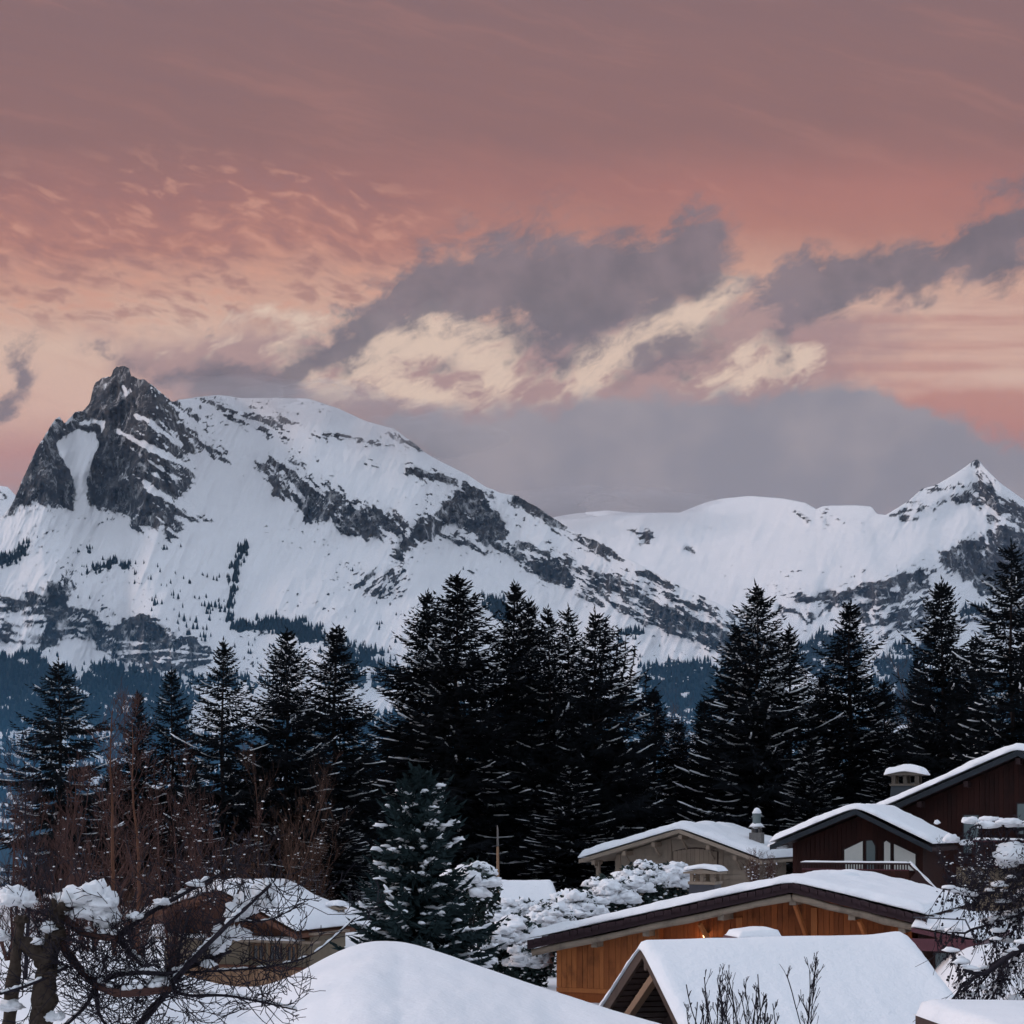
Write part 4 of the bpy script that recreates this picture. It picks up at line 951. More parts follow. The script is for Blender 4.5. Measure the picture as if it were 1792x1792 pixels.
# ---------------- dark red chalets
def big_red():
    Y = 70; ap = P(1781, 1322, Y); g = ZC - 4.2
    root = empty('red_chalet', (ap.x, ap.y, g), HA, 'tall dark red-brown chalet with a wide chimney at the frame edge', 'chalet')
    H = ap.z - g; sl = sr = .438; xl, xr = -6.4, 6.4; L = 9; ov = 1.1
    roof_shell(root, xl, xr, H, sl, sr, 0, L, .20, 'red_trim', 0, '', 0, 0, 'blue_trim')
    roof_snow('roof_snow', root, xl - .05, xr + .05, H + .22, sl, sr, -.04, L, .30, 35, .08, 80, 30)
    gl = lambda x: gable_line(H, sl, sr, x) - .03
    wall = MB().prism([(-5.4, 0), (5.4, 0), (5.4, gl(5.4) - .02), (0, H - .05), (-5.4, gl(-5.4) - .02)], ov, L - .5).build('wall', M['red_wood'], root)
    planks_v(wall, -5.4, 2.2, .21, ov - .002, .022, lambda x: 1.0, lambda x: gl(x) - .03, 'red_wood', rng)
    for x in (-4.2, -2.2, 0): MB().box(x - .10, x + .10, .1, ov, gl(x) - .34, gl(x) - .08).build('purlin', M['red_trim'], root)
    for (a, b, z0, z1) in ((-2.48, -1.72, 3.05, 4.85), (-.20, .62, 3.9, 5.35), (.75, 1.5, 3.9, 5.6)):
        window(root, a, b, z0, z1, ov - .03, 'red_trim', 'glass_dull', .06, 0)
    # balcony rail, snow on top
    bal = MB().box(-1.9, 4.5, ov - 1.25, ov - .01, 2.55, 2.72).build('balcony', M['red_trim'], root)
    MB().box(-1.95, 4.55, ov - 1.32, ov - 1.22, 3.62, 3.70).build('handrail', M['metal_red'], bal)
    for i in range(26): MB().box(-1.9 + i * .245, -1.9 + i * .245 + .17, ov - 1.29, ov - 1.255, 2.5, 3.62).build('baluster', M['red_wood'], bal)
    slab_snow('rail_snow', bal, -1.95, 4.55, ov - 1.36, ov - 1.18, 3.70, .10, 4, 30)
    MB().box(-2.7, 4.0, ov - .35, ov - .02, 0, 2.5).build('stone_base', M['stucco'], root)
    # wide chimney on the left slope
    capped_chimney(root, (-5.2, 2.6, H - 2.45), 1.45, 1.1, 1.25, 'slate', 'dark_stone', 41, .30)
big_red()
def small_red():
    Y = 64; ap = P(1497, 1424, Y); g = ZC - 4.4
    root = empty('balcony_chalet', (ap.x, ap.y, g), HA, 'small dark red chalet with pale-curtained windows over a balcony', 'chalet')
    H = ap.z - g; sl, sr = .415, .50; xl, xr = -3.42, 2.95; L = 6.5; ov = .95
    roof_shell(root, xl, xr, H, sl, sr, 0, L, .15, 'red_trim', 0, '', 0, 0, 'blue_trim')
    roof_snow('roof_snow', root, xl - .05, xr + .05, H + .17, sl, sr, -.04, L, .24, 45, .08, 60, 30)
    m = MB(); r2 = random.Random(4); lump(m, (xl + .05, 1.0, H + sl * xl + .1), .35, .8, .18, r2, ICO3, .3); m.build('snow_clump', M['snow_small'], root, True)
    gl = lambda x: gable_line(H, sl, sr, x) - .03
    wall = MB().prism([(-2.75, 0), (2.45, 0), (2.45, gl(2.45) - .02), (0, H - .05), (-2.75, gl(-2.75) - .02)], ov, L - .4).build('wall', M['red_wood'], root)
    planks_v(wall, -2.75, 2.45, .19, ov - .002, .02, lambda x: 1.5, lambda x: gl(x) - .03, 'red_wood', rng)
    # glazed gable: two pairs of lights with sloping heads
    zb = 3.0
    def light(pts, inner, pm):
        w = MB().prism(pts, ov - .06, ov - .025).build('window', M['red_trim'], root)
        MB().prism(inner, ov - .066, ov - .061).build('curtain' if pm == 'curtain' else 'pane', M[pm], w)
    def shr(pts, k=.05):
        cx = sum(p[0] for p in pts) / len(pts); cz = sum(p[1] for p in pts) / len(pts)
        return [(p[0] + (k if p[0] < cx else -k), p[1] + (k if p[1] < cz else -k)) for p in pts]
    for pts, pm in (([(-.68, zb - .3), (.15, zb - .3), (.15, zb + .95), (-.68, zb + .60)], 'curtain'), ([(.20, zb - .3), (.64, zb - .3), (.64, zb + .74), (.42, zb + .98), (.20, zb + .96)], 'glass_dull'),
                    ([(.90, zb - .3), (1.24, zb - .3), (1.24, zb + .86), (1.08, zb + .97), (.90, zb + .90)], 'curtain'), ([(1.29, zb - .3), (2.22, zb - .3), (2.22, zb + .44), (1.29, zb + .84)], 'curtain')):
        light(pts, shr(pts), pm)
    # balcony: dark boards under a band of cut-outs, snow on the rail, stair rail on the right
    by = ov - 1.5; bz = 1.92
    bal = MB().box(-2.0, 2.2, by, ov - .01, bz - .15, bz).build('balcony', M['red_trim'], root)
    for i in range(24): MB().box(-2.0 + i * .175, -2.0 + i * .175 + .16, by - .03, by, bz - .1, bz + .86).build('board', M['red_wood'], bal)
    MB().box(-2.0, 2.2, by - .035, by + .005, bz + .86, bz + .90).build('lower_rail', M['metal_red'], bal)
    for i in range(40): MB().box(-2.0 + i * .105, -2.0 + i * .105 + .05, by - .02, by - .001, bz + .90, bz + 1.08).build('baluster', M['red_trim'], bal)
    MB().box(-2.05, 2.25, by - .06, by + .06, bz + 1.08, bz + 1.15).build('handrail', M['red_trim'], bal)
    slab_snow('rail_snow', bal, -2.05, 2.25, by - .07, by + .07, bz + 1.15, .065, 6, 26)
    st = MB(); st.beam((2.2, by, bz + 1.12), (3.6, by - .25, bz - .25), .08, .10); st.beam((2.2, by, bz + .5), (3.6, by - .25, bz - .8), .05, .9, (0, 0, 1)); st.build('stair_rail', M['red_trim'], root)
    sn = MB(); sn.tube([(2.2 + 1.4 * k / 8, by - .25 * k / 8, bz + 1.20 - 1.37 * k / 8) for k in range(9)], [.05 + .015 * math.sin(k * 2) for k in range(9)], 6); sn.build('stair_snow', M['snow_small'], root, True)
small_red()

# ---------------- brown chalet behind the bare tree
def chalet_brown():
    Y = 62; ap = P(380, 1566, Y); g = ZC - 7.0
    root = empty('brown_chalet', (ap.x, ap.y, g), HA, 'low brown chalet with boarded terrace half hidden by the bare tree', 'chalet')
    H = ap.z - g; sl, sr = .31, .45; xl, xr = -4.3, 3.5; L = 4.6; ov = 1.6
    roof_shell(root, xl, xr, H, sl, sr, 0, L, .15, 'brown_red', 0, '', 0, 0, 'brown_red')
    roof_snow('roof_snow', root, xl - .05, xr + .05, H + .17, sl, sr, -.04, L + .3, .30, 55, .12, 60, 30)
    gl = lambda x: gable_line(H, sl, sr, x) - .03
    wall = MB().prism([(-3.6, 0), (3.15, 0), (3.15, gl(3.15) - .02), (0, H - .05), (-3.6, gl(-3.6) - .02)], ov, L - .3).build('wall', M['stucco'], root)
    planks_v(wall, -3.6, 3.12, .24, ov - .002, .025, lambda x: 2.75, lambda x: gl(x) - .03, 'brown_red', rng)
    for (a, b) in ((.55, 1.15), (1.3, 1.9), (2.1, 2.6)):
        window(root, a, b, 1.85, 2.55, ov, 'brown_wood', 'glass', .09, 1)
    for x in (.3, 2.85): MB().box(x - .14, x + .14, ov - .12, ov - .005, 1.5, 2.75).build('post', M['stucco'], root)
    MB().box(-3.6, 3.7, ov - .6, ov - .13, 2.62, 2.72).build('canopy_shelf', M['grey_wood'], root)
    slab_snow('shelf_snow', root, -3.6, 3.0, ov - .62, ov - .13, 2.72, .14, 8, 24)
    MB().box(2.7, 3.75, ov - .7, 3.6, 2.66 + .3, 2.74 + .3).build('eave_beam', M['grey_wood_v'], root)
    # flaring apron of terrace boards
    ap_ = MB().prism([(-2.6, .3), (3.5, .3), (3.3, 1.66), (-2.6, 1.66)], ov - .9, ov - .62).build('terrace_wall', M['brown_wood'], root)
    for i in range(24):
        a = -2.6 + i * .25; MB().box(a, a + .235, ov - .93 - rng.uniform(0, .012), ov - .902, .3, 1.66).build('board', M['brown_wood'], ap_)
    MB().box(-2.7, 3.65, ov - .98, ov - .60, 1.665, 1.74).build('terrace_rail', M['brown_red'], root)
    MB().prism([(3.2, .3), (3.75, .75), (3.55, 1.66), (3.2, 1.66)], ov - .6, 3.4).build('terrace_side', M['brown_wood'], root)
    # second snowy ridge at the back left with a rusty end
    MB().box(-3.2, -1.6, 4.8, 6.2, 3.6, H + .1).build('dormer', M['rust_board'], root)
    slab_snow('dormer_snow', root, -3.5, -1.4, 4.6, 6.4, H + .11, .3, 9, 18)
    capped_chimney(root, (3.0, 3.9, H - 1.4), .5, .5, .5, 'stone', 'grey_log', 12, .2)
chalet_brown()

# ---------------- small snow-roofed hut
def hut():
    Y = 76; p = P(852, 1546, Y); g = ZC - 5.4
    root = empty('small_hut', (p.x, p.y, g), R_(10), 'small hut whose snowy roof shows behind the wooden pole', 'hut')
    H = p.z - g; s = .75; D = 1.5; L = 3.05
    MB().prism([(-D, H - s * D), (D, H - s * D), (0, H)], 0, L).build('roof', M['roof'], root)
    MB().prism([(-D + .15, 0), (D - .15, 0), (D - .15, H - s * D), (-D + .15, H - s * D)], .15, L - .15).build('wall', M['grey_wood_v'], root)
    for k in range(11): MB().box(-D + .2 + k * .235, -D + .42 + k * .235, L - .15, L - .12, .5, H - s * abs(-D + .31 + k * .235) - .12).build('plank', M['grey_wood_v'], root)
    for sx in (-1, 1): MB().beam((sx * .02, L + .03, H + .02), (sx * (D + .05), L + .03, H - s * D - .02), .04, .16).build('bargeboard', M['grey_wood'], root)
    roof_snow('roof_snow', root, -D - .04, D + .04, H + .02, s, s, -.05, L + .05, .14, 65, .1, 34, 26)
    root.rotation_euler = (0, 0, R_(-90 + 8))
hut()

# ---------------- wooden pole
def pole():
    Y = 72; b = P(871, 1592, Y); g = gz(871, Y); t = P(871, 1444, Y)
    root = empty('wooden_pole', (b.x, Y, g), 0, 'slim wooden pole standing in front of the tall spruces', 'pole')
    h = t.z - g
    MB().tube([(0, 0, -.3), (0.01, 0, h * .5), (0, 0, h * .80)], [.075, .065, .055], 10).build('shaft', M['brown_wood'], root, True)
    MB().tube([(0, 0, h * .80 + .002), (0, 0, h * .95), (-.02, 0, h)], [.05, .04, .015], 8).build('mast', M['stone'], root, True)
    MB().beam((-.26, 0, h * .80), (.24, 0, h * .82), .03, .03).build('crossbar', M['metal_dark'], root)
pole()

# ---------------- low roof edge, bottom corner
def low_roof():
    Y = 17.5; a = P(1640, 1772, Y); g = ZC - 4.0
    root = empty('low_roof', (a.x, a.y, g), R_(4), 'low flat roof under a thick even slab of snow at the bottom corner', 'roof')
    h = a.z - g
    MB().box(0.02, 4, -3, .8, h - .35, h - .12).build('deck', M['roof'], root)
    MB().box(.15, 3.9, -2.9, .6, 0, h - .36).build('wall', M['stucco'], root)
    us = np.linspace(0, 4, 60); vsn = np.linspace(-3, .8, 50); Ux, Vy = np.meshgrid(us, vsn)
    ed = np.minimum.reduce([Ux, 4 - Ux, Vy + 3, .8 - Vy]); rnd = np.sqrt(np.clip(1 - (1 - np.clip(ed / .16, 0, 1)) ** 2, 0, 1))
    top = h - .11 + .18 * rnd * (1 + .25 * (fbm(Ux * 1.5, Vy * 1.5, 4, 3) - .5)); N = Ux.size; ny, nx = Ux.shape; idx = np.arange(N).reshape(ny, nx)
    ring = np.concatenate([idx[0, :], idx[1:, -1], idx[-1, -2::-1], idx[-2:0:-1, 0]]); nxt = np.roll(ring, -1); q = grid_quads(ny, nx)
    v_ = np.concatenate([np.stack([Ux, Vy, top], -1).reshape(-1, 3), np.stack([Ux, Vy, 0 * Ux + h - .115], -1).reshape(-1, 3)])
    link('roof_snow', np_mesh('roof_snow', v_, np.concatenate([q, q[:, ::-1] + N, np.stack([ring + N, nxt + N, nxt, ring], -1)]), M['snow']), root)
low_roof()

# ================================================================== spruces
def stuff(o):
    if not o.name.startswith('trunk'): o['kind'] = 'stuff'
    return o
def spruce_meshes(tag, seed, Hh, rw, whorl, density, snow_amt, droop, top_up, bare=0.08, snow_r=1.0, shape=0.9, nm='needles', asym=None, heavy=False):
    """crown, trunk and snow meshes of one spruce, Hh tall, rw = widest branch reach"""
    rg = random.Random(seed); cv = []; cf = []; sn = MB(); tr = MB()
    lean = rg.uniform(-.15, .15)
    def axis(z): return Vector((lean * z / Hh + .05 * math.sin(z * .7 + seed), .05 * math.cos(z * .5 + seed), z))
    tr.tube([axis(Hh * k / 10) for k in range(11)], [max(.018, .0115 * Hh * (1 - k / 10.2)) for k in range(11)], 7)
    def tri(a, b, c):
        n = len(cv); cv.extend((a, b, c)); cf.append((n, n + 1, n + 2))
    def sprig(p, d, ln, wd):
        """a tapering needle-clad twig: two crossed slivers"""
        side = d.cross(Vector((0, 0, 1)))
        if side.length < .05: side = Vector((1, 0, 0))
        side.normalize(); up = side.cross(d); e = p + d * ln; b = p + d * (ln * .35)
        tri(p - side * wd * .35, b + side * wd, e); tri(p + side * wd * .35, e, b - side * wd)
        tri(p + up * wd * .3, e, b - up * wd)
    z = Hh * bare; 
    while z < Hh * .985:
        f = (Hh - z) / (Hh * (1 - bare))                       # 1 at the foot, 0 at the tip
        reach = rw * (1 - (1 - f) ** (1.75 / shape)) * (.80 + .2 * math.sin(z * 1.9 + seed) * rg.uniform(.3, 1.3)) + .10
        if f > .80: reach *= 1 - (f - .80) * 1.0
        nb = max(4, int(whorl * (.55 + .6 * f))); a0 = rg.uniform(0, 6.28)
        for k in range(nb):
            a = a0 + 2 * math.pi * k / nb + rg.uniform(-.35, .35)
            R = reach * rg.uniform(.62, 1.14)
            if asym: R *= asym(a, z / Hh)
            if rg.random() < .07: R *= .45
            el0 = top_up * (1 - f) ** .8 * 1.0 + rg.uniform(-.14, .18) - droop * f * .38
            h = Vector((math.cos(a), math.sin(a), 0)); p0 = axis(z + rg.uniform(-.15, .15))
            sag = droop * f * R * rg.uniform(.16, .34); tipup = rg.uniform(.05, .24) * R
            def bp(t): return p0 + h * (R * t) + Vector((0, 0, R * t * math.tan(el0) - sag * math.sin(min(t * 1.35, 1) * math.pi * .62) + tipup * t * t * t))
            ns = max(5, int(R * density)); prev = p0; side = Vector((-h.y, h.x, 0))
            wmax = R * .27 + .10
            for j in range(1, ns + 1):
                t = j / ns; p = bp(t); d = (p - prev).normalized()
                # branch wood as a sliver
                w = .035 * (1.1 - t) + .008; tri(prev - Vector((0, 0, w)), p, prev + Vector((0, 0, w)))
                wl = wmax * math.sin(min(1, (t + .08) / 1.05) * math.pi) ** .7 * rg.uniform(.6, 1.25) + .10
                for sg in (-1, 1):
                    if t < .14 and rg.random() < .6: continue
                    dd = (d * rg.uniform(.55, 1.0) + side * sg * rg.uniform(.5, 1.0) + Vector((0, 0, -rg.uniform(.05, .55) * (.4 + droop)))).normalized()
                    sprig(p, dd, wl, .062 + .040 * wl)
                if rg.random() < .85:
                    dd = (d * .35 + side * rg.uniform(-.4, .4) + Vector((0, 0, -1))).normalized(); sprig(p, dd, wl * rg.uniform(.35, .8) * (.5 + droop * .6), .05)
                prev = p
            sprig(bp(.97), (bp(1.0) - bp(.9)).normalized(), .22 + .06 * R, .06)
            # snow lying along the bough
            pr = snow_amt * (.25 + .95 * min(1, f * 1.5))
            if rg.random() < pr and R > .5:
                for _ in range(rg.choice((1, 1, 2, 2, 3) if not heavy else (2, 3, 3))):
                    t0 = rg.uniform(.18, .80); t1 = min(1.0, t0 + rg.uniform(.10, .38)); m = max(4, int((t1 - t0) * R * 6) + 2)
                    off = side * rg.uniform(-.22, .22) * R * (.5 if not heavy else 1)
                    pts = [bp(t0 + (t1 - t0) * i / (m - 1)) + off * (.4 + .6 * i / (m - 1)) + Vector((rg.uniform(-.03, .03), rg.uniform(-.03, .03), .045 * snow_r)) for i in range(m)]
                    rad = [snow_r * rg.uniform(.022, .068) * math.sin(math.pi * (i + .5) / m) ** .5 for i in range(m)]
                    sn.tube(pts, rad, 5)
                    if heavy or rg.random() < .25:
                        c = pts[m // 2]; lump(sn, c, snow_r * rg.uniform(.08, .22), snow_r * rg.uniform(.05, .11), snow_r * rg.uniform(.04, .08), rg, ICO2 if heavy else ICO1, .5, 2.0, a)
        z += Hh * .0150 * (.65 + .6 * f) * rg.uniform(.8, 1.2) + .05
    for k in range(6): sprig(axis(Hh * (.95 + .01 * k)), Vector((rg.uniform(-.5, .5), rg.uniform(-.5, .5), 1)).normalized(), Hh * .022, .05)
    sprig(axis(Hh * .97), Vector((0, 0, 1)), Hh * .035, .06)
    cm = np_mesh('crown', np.array([tuple(v) for v in cv]), np.array(cf), M[nm], False)
    return tr.mesh('trunk', M['bark'], True), cm, sn.mesh('snow', M['snow_small'], True)
V_ = {
    'full':  spruce_meshes('full', 1, 20, 4.2, 10, 4.4, .46, .8, .55, shape=.68),
    'slim':  spruce_meshes('slim', 2, 20, 3.2, 9, 5.0, .42, .85, .6, shape=.72),
    'open':  spruce_meshes('open', 3, 20, 3.7, 7, 4.4, .46, .9, .5, shape=.70),
    'dense': spruce_meshes('dense', 4, 20, 3.0, 11, 5.0, .22, .8, .7, shape=.62),
    'loaded': spruce_meshes('loaded', 5, 20, 4.0, 9, 4.4, .75, .85, .5, snow_r=1.1, shape=.68),
    'layered': spruce_meshes('layered', 8, 20, 4.6, 8, 4.4, .52, .5, .35, shape=.70, asym=lambda a, t: 1.0 + .25 * math.cos(a) * (1 if t < .75 else 0)),
    'blunt': spruce_meshes('blunt', 6, 20, 4.4, 7, 4.2, .48, .9, .35, shape=.52),
}
print('spruce tris', {k: len(v[1].polygons) for k, v in V_.items()})
def spruce(px, py, Y, kind, w_px, label, rz=None, base=None):
    """top at px,py; w_px = half width seen"""
    rg = random.Random(int(px * 7 + py)); g = (gz(px, Y) if base is None else base) - .15
    top = P(px, py, Y); h = top.z - g
    root = empty('spruce_tree', (top.x, Y, g), rg.uniform(0, 6.28) if rz is None else rz, label, 'spruce', 'dark spruces standing behind the chalets')
    ref = {'full': 4.2, 'slim': 3.2, 'open': 3.7, 'dense': 3.0, 'loaded': 4.0, 'layered': 4.6, 'blunt': 4.4}[kind]
    sxy = U(w_px, Y) / (ref * .68); root.scale = (sxy, sxy, h / 20.0)
    for nm, me in zip(('trunk', 'crown', 'snow'), V_[kind]): stuff(link(nm, me, root))
    return root
SPR = [
    (640, 1310, 128, 'full', 70, 'shaded spruce filling the gap below the clear valley view'), (1260, 1300, 124, 'full', 90, 'shaded spruce low between the middle group and the tiered pair'), (1690, 1230, 118, 'full', 90, 'shaded spruce low behind the cone-shaped spruce'), (1560, 1290, 100, 'loaded', 80, 'snow-flecked low spruce just left of the wide chimney'), (930, 1280, 118, 'full', 110, 'broad shaded spruce low behind the wooden pole'),
    (1120, 1350, 108, 'loaded', 80, 'low snow-streaked spruce directly above the grey chalet eave'), (770, 1330, 106, 'full', 100, 'broad low spruce right behind the blue-green spruce'), (200, 1340, 92, 'full', 70, 'low shaded spruce behind the ochre stem'),
    (105, 1158, 82, 'blunt', 92, 'broad blunt-topped spruce above the thin reddish stems, first from the frame edge'),
    (240, 1212, 92, 'slim', 48, 'small pointed spruce second from the blunt-topped one'),
    (300, 1172, 96, 'open', 66, 'narrow spruce just beside the blue snowy slope, third in the left row'),
    (390, 1122, 88, 'open', 80, 'layered spruce with upswept snowy boughs, fourth in the left row'),
    (500, 1102, 90, 'full', 92, 'wide spruce with brown twigs before it, fifth in the left row'),
    (583, 1097, 94, 'slim', 84, 'slim spruce with a clear gap beside it, last of the left row'),
    (748, 1038, 108, 'full', 92, 'slightly lower spruce tucked against the tallest middle spruce'),
    (803, 1008, 104, 'full', 130, 'tallest and fullest spruce of the middle group'),
    (900, 1023, 106, 'slim', 80, 'sharp-pointed spruce next to the tallest middle one'),
    (930, 1050, 110, 'slim', 66, 'spruce with its tip just below the sharp-pointed neighbour'),
    (962, 1066, 105, 'open', 82, 'thin-topped spruce in the thick of the middle group'),
    (996, 1064, 109, 'layered', 88, 'round-shouldered spruce in the thick of the middle group'),
    (1145, 1208, 118, 'slim', 66, 'lower dim spruce at the outer end of the middle group'),
    (1188, 1262, 122, 'dense', 44, 'short dark spruce in the gap above the grey timber chalet'),
    (1232, 1222, 116, 'dense', 48, 'short dense spruce beside the tall tiered pair'),
    (1325, 1022, 102, 'loaded', 104, 'tall spruce with tiers of snow flecks behind the round flue'),
    (1288, 1092, 106, 'loaded', 78, 'spruce leaning against the tall tiered one on its left'),
    (1382, 1098, 104, 'open', 80, 'pointed spruce just right of the tall tiered one'),
    (1442, 1180, 112, 'dense', 46, 'dim low spruce between two pointed ones'),
    (1490, 1056, 106, 'slim', 84, 'lone pointed spruce above the red balcony chalet'),
    (1545, 1192, 110, 'full', 72, 'low bushy spruce beside the leafless brown tree'),
    (1650, 1017, 98, 'dense', 74, 'dense dark cone-shaped spruce above the wide chimney'),
    (1605, 1150, 104, 'open', 52, 'low spruce half hidden at the dense cone-shaped one'),
    (1772, 952, 86, 'layered', 112, 'tall spruce with long snowy boughs at the frame edge'),
    (1705, 1112, 96, 'slim', 56, 'narrow spruce between the cone-shaped and the edge spruce'),
    (450, 1300, 100, 'dense', 60, 'low dark spruce filling the foot of the left row'),
    (690, 1290, 112, 'dense', 62, 'low dark spruce under the tallest middle spruce'),
    (1080, 1290, 114, 'full', 80, 'low broad spruce under the fork-topped one'),
    (860, 1250, 112, 'full', 90, 'shaded lower spruce between the middle group trunks'),
    (1420, 1290, 98, 'loaded', 70, 'low snow-flecked spruce behind the red balcony chalet'),
    (340, 1330, 84, 'open', 60, 'low snowy spruce behind the brown chalet'),
    (1000, 1330, 100, 'loaded', 90, 'low snow-streaked spruce behind the snowy hedge'),
    (590, 1420, 84, 'loaded', 70, 'low snowy spruce between brown chalet and blue-green spruce'),
]
for (px, py, Y, kind, w, lab) in SPR: spruce(px, py, Y, kind, w, lab)
# fork-topped spruce with candelabra boughs
def forked():
    Y = 103; top = P(1037, 1068, Y); g = gz(1037, Y) - .15; h = top.z - g
    tr, cr, sn = spruce_meshes('forked', 15, h, U(140, Y), 9, 4.6, .42, .55, .3, shape=.62, asym=lambda a, t: 1 + .30 * math.cos(a))
    root = empty('spruce_tree', (top.x, Y, g), 0, 'fork-topped spruce with candelabra boughs rising to one side', 'spruce', 'dark spruces standing behind the chalets')
    for nm, me in (('trunk', tr), ('crown', cr), ('snow', sn)): stuff(link(nm, me, root))
    rg = random.Random(9); cv = []; cf = []; lm = MB()
    for (dx, dy, zb, ln, r) in ((1.6, .2, .70, .24, 1), (2.6, -.3, .66, .22, 1), (3.4, .3, .58, .20, 1), (.8, .4, .78, .20, 1), (4.0, -.2, .50, .16, 1), (2.1, .5, .62, .30, 1)):
        b = Vector((.05, 0, zb * h)); pts = []
        for k in range(7):
            t = k / 6; pts.append(b + Vector((dx * (1 - (1 - t) ** 2), dy * t, ln * h * t ** 1.7)))
        lm.tube(pts, [.10 * (1 - k / 7.5) for k in range(7)], 5)
        for k in range(60):
            t = rg.uniform(.15, 1); i = min(5, int(t * 6)); p = pts[i].lerp(pts[i + 1], t * 6 - i)
            d = Vector((rg.uniform(-1, 1), rg.uniform(-1, 1), rg.uniform(-.5, .5))).normalized(); q = p + d * rg.uniform(.25, .55); s = d.cross(Vector((0, 0, 1))).normalized() * .08
            n = len(cv); cv.extend((p - s, q, p + s)); cf.append((n, n + 1, n + 2)); cv.extend((p + Vector((0, 0, .07)), q, p - Vector((0, 0, .07)))); cf.append((n + 3, n + 4, n + 5))
    stuff(lm.build('candelabra_limbs', M['bark'], root, True))
    stuff(link('limb_needles', np_mesh('limb_needles', np.array([tuple(v) for v in cv]), np.array(cf), M['needles'], False), root))
forked()
# near snow-laden spruce
def near_spruce():
    Y = 46; top = P(737, 1345, Y); g = gz(737, Y) - .3; h = top.z - g
    tr, cr, sn = spruce_meshes('near', 21, h, U(150, Y), 9, 9.0, 1.0, .75, .45, bare=.03, snow_r=1.0, shape=.74, nm='needles_blue', heavy=True)
    root = empty('spruce_tree', (top.x, Y, g), .6, 'blue-green spruce laden with snow nearest to the snowy slope', 'spruce')
    for nm, me in (('trunk', tr), ('crown', cr), ('snow', sn)): stuff(link(nm, me, root))
near_spruce()

# ================================================================== snow-laden shrubs
def shrub(px, py, r_px, Y, label, seed, snow=1.0, tall=1.0, matk='hedge', group='snow-laden hedge shrubs'):
    rg = random.Random(seed); c = P(px, py, Y); r = U(r_px, Y); g = min(gz(px, Y), c.z - r)
    root = empty('snowy_shrub', (c.x, Y, g), 0, label, 'shrub', group)
    zc = c.z - g; cv = []; cf = []
    # stems
    st = MB()
    for k in range(7):
        a = rg.uniform(0, 6.28); st.tube([(0, 0, 0), (.3 * r * math.cos(a), .3 * r * math.sin(a), zc * .6), (.7 * r * math.cos(a), .7 * r * math.sin(a), zc + r * .5)], [.05, .035, .01], 5)
    stuff(st.build('stems', M['bark'], root))
    n_leaf = int(1700 * max(.5, r))
    for _ in range(min(n_leaf, 3600)):
        d = Vector((rg.gauss(0, 1), rg.gauss(0, 1), rg.gauss(0, 1))).normalized(); k = rg.uniform(.60, 1.10) * (1 + .25 * mnoise.noise(d * 2.2 + Vector((seed, 0, 0))))
        z = zc + d.z * r * k * tall
        if rg.random() < .35: z = rg.uniform(0, zc)
        p = Vector((d.x * r * k, d.y * r * k, z)); s = rg.uniform(.07, .17)
        a = Vector((rg.uniform(-1, 1), rg.uniform(-1, 1), rg.uniform(-.4, .9))).normalized() * s; b = a.cross(Vector((rg.uniform(-1, 1), rg.uniform(-1, 1), rg.uniform(-1, 1)))).normalized() * s * .45
        n = len(cv); cv.extend((p - a, p + b, p + a, p - b)); cf.append((n, n + 1, n + 2, n + 3))
    stuff(link('foliage', np_mesh('foliage', np.array([tuple(v) for v in cv]), np.array(cf), M[matk], False), root))
    m = MB()
    for _ in range(int(42 * snow)):
        d = Vector((rg.gauss(0, 1), rg.gauss(0, 1) - .5, abs(rg.gauss(.25, .7)))).normalized(); k = rg.uniform(.75, 1.02)
        s = r * rg.uniform(.14, .48)
        lump(m, (d.x * r * k, d.y * r * k, zc + d.z * r * k * tall), s * rg.uniform(.8, 1.3), s * .9, s * rg.uniform(.45, .8), rg, ICO3, .55, 2.1, rg.uniform(0, 3.1))
    for _ in range(int(46 * snow)):
        d = Vector((rg.gauss(0, 1), rg.gauss(0, 1) - .5, rg.gauss(.1, .7))).normalized(); s = r * rg.uniform(.04, .10)
        lump(m, (d.x * r * 1.02, d.y * r * 1.02, max(.1, zc + d.z * r * 1.02 * tall)), s * 1.5, s, s * .7, rg, ICO1, .5, 1.7, rg.uniform(0, 3.1))
    stuff(m.build('snow', M['snow_small'], root, True))
SHR = [(1172, 1552, 40, 70, 'snow-topped hedge shrub directly beside the grey chalet balcony', 1.0), (1120, 1556, 46, 68, 'round snowy hedge shrub second from the grey chalet', 1.0),
       (1066, 1578, 44, 66, 'snowy hedge shrub third from the grey chalet', 1.1), (1012, 1602, 42, 64, 'snowy hedge shrub midway along the hedge', 1.1), (962, 1618, 40, 61, 'snowy hedge shrub above the chalet eave tip', 1.1),
       (912, 1600, 26, 66, 'small snowy shrub right of the wooden pole foot', 1.0), (872, 1612, 36, 63, 'snowy shrub around the wooden pole foot', 1.1), (905, 1652, 46, 57, 'large snowy shrub beside the orange chalet eave', 1.2),
       (862, 1660, 36, 54, 'snowy shrub next to the blue-green spruce foot', 1.2), (925, 1690, 34, 53, 'lowest snowy shrub against the orange chalet wall', 1.1), (838, 1690, 26, 49, 'small snowy shrub at the crest of the snowy slope', 1.0)]
for i, (px, py, r, Y, lab, s) in enumerate(SHR): shrub(px, py, r, Y, lab, 100 + i, s)
shrub(826, 1566, 46, 52, 'dark rounded evergreen with big snow lumps behind the blue-green spruce', 140, .75, 1.25, 'hedge', 'dark evergreen shrubs')

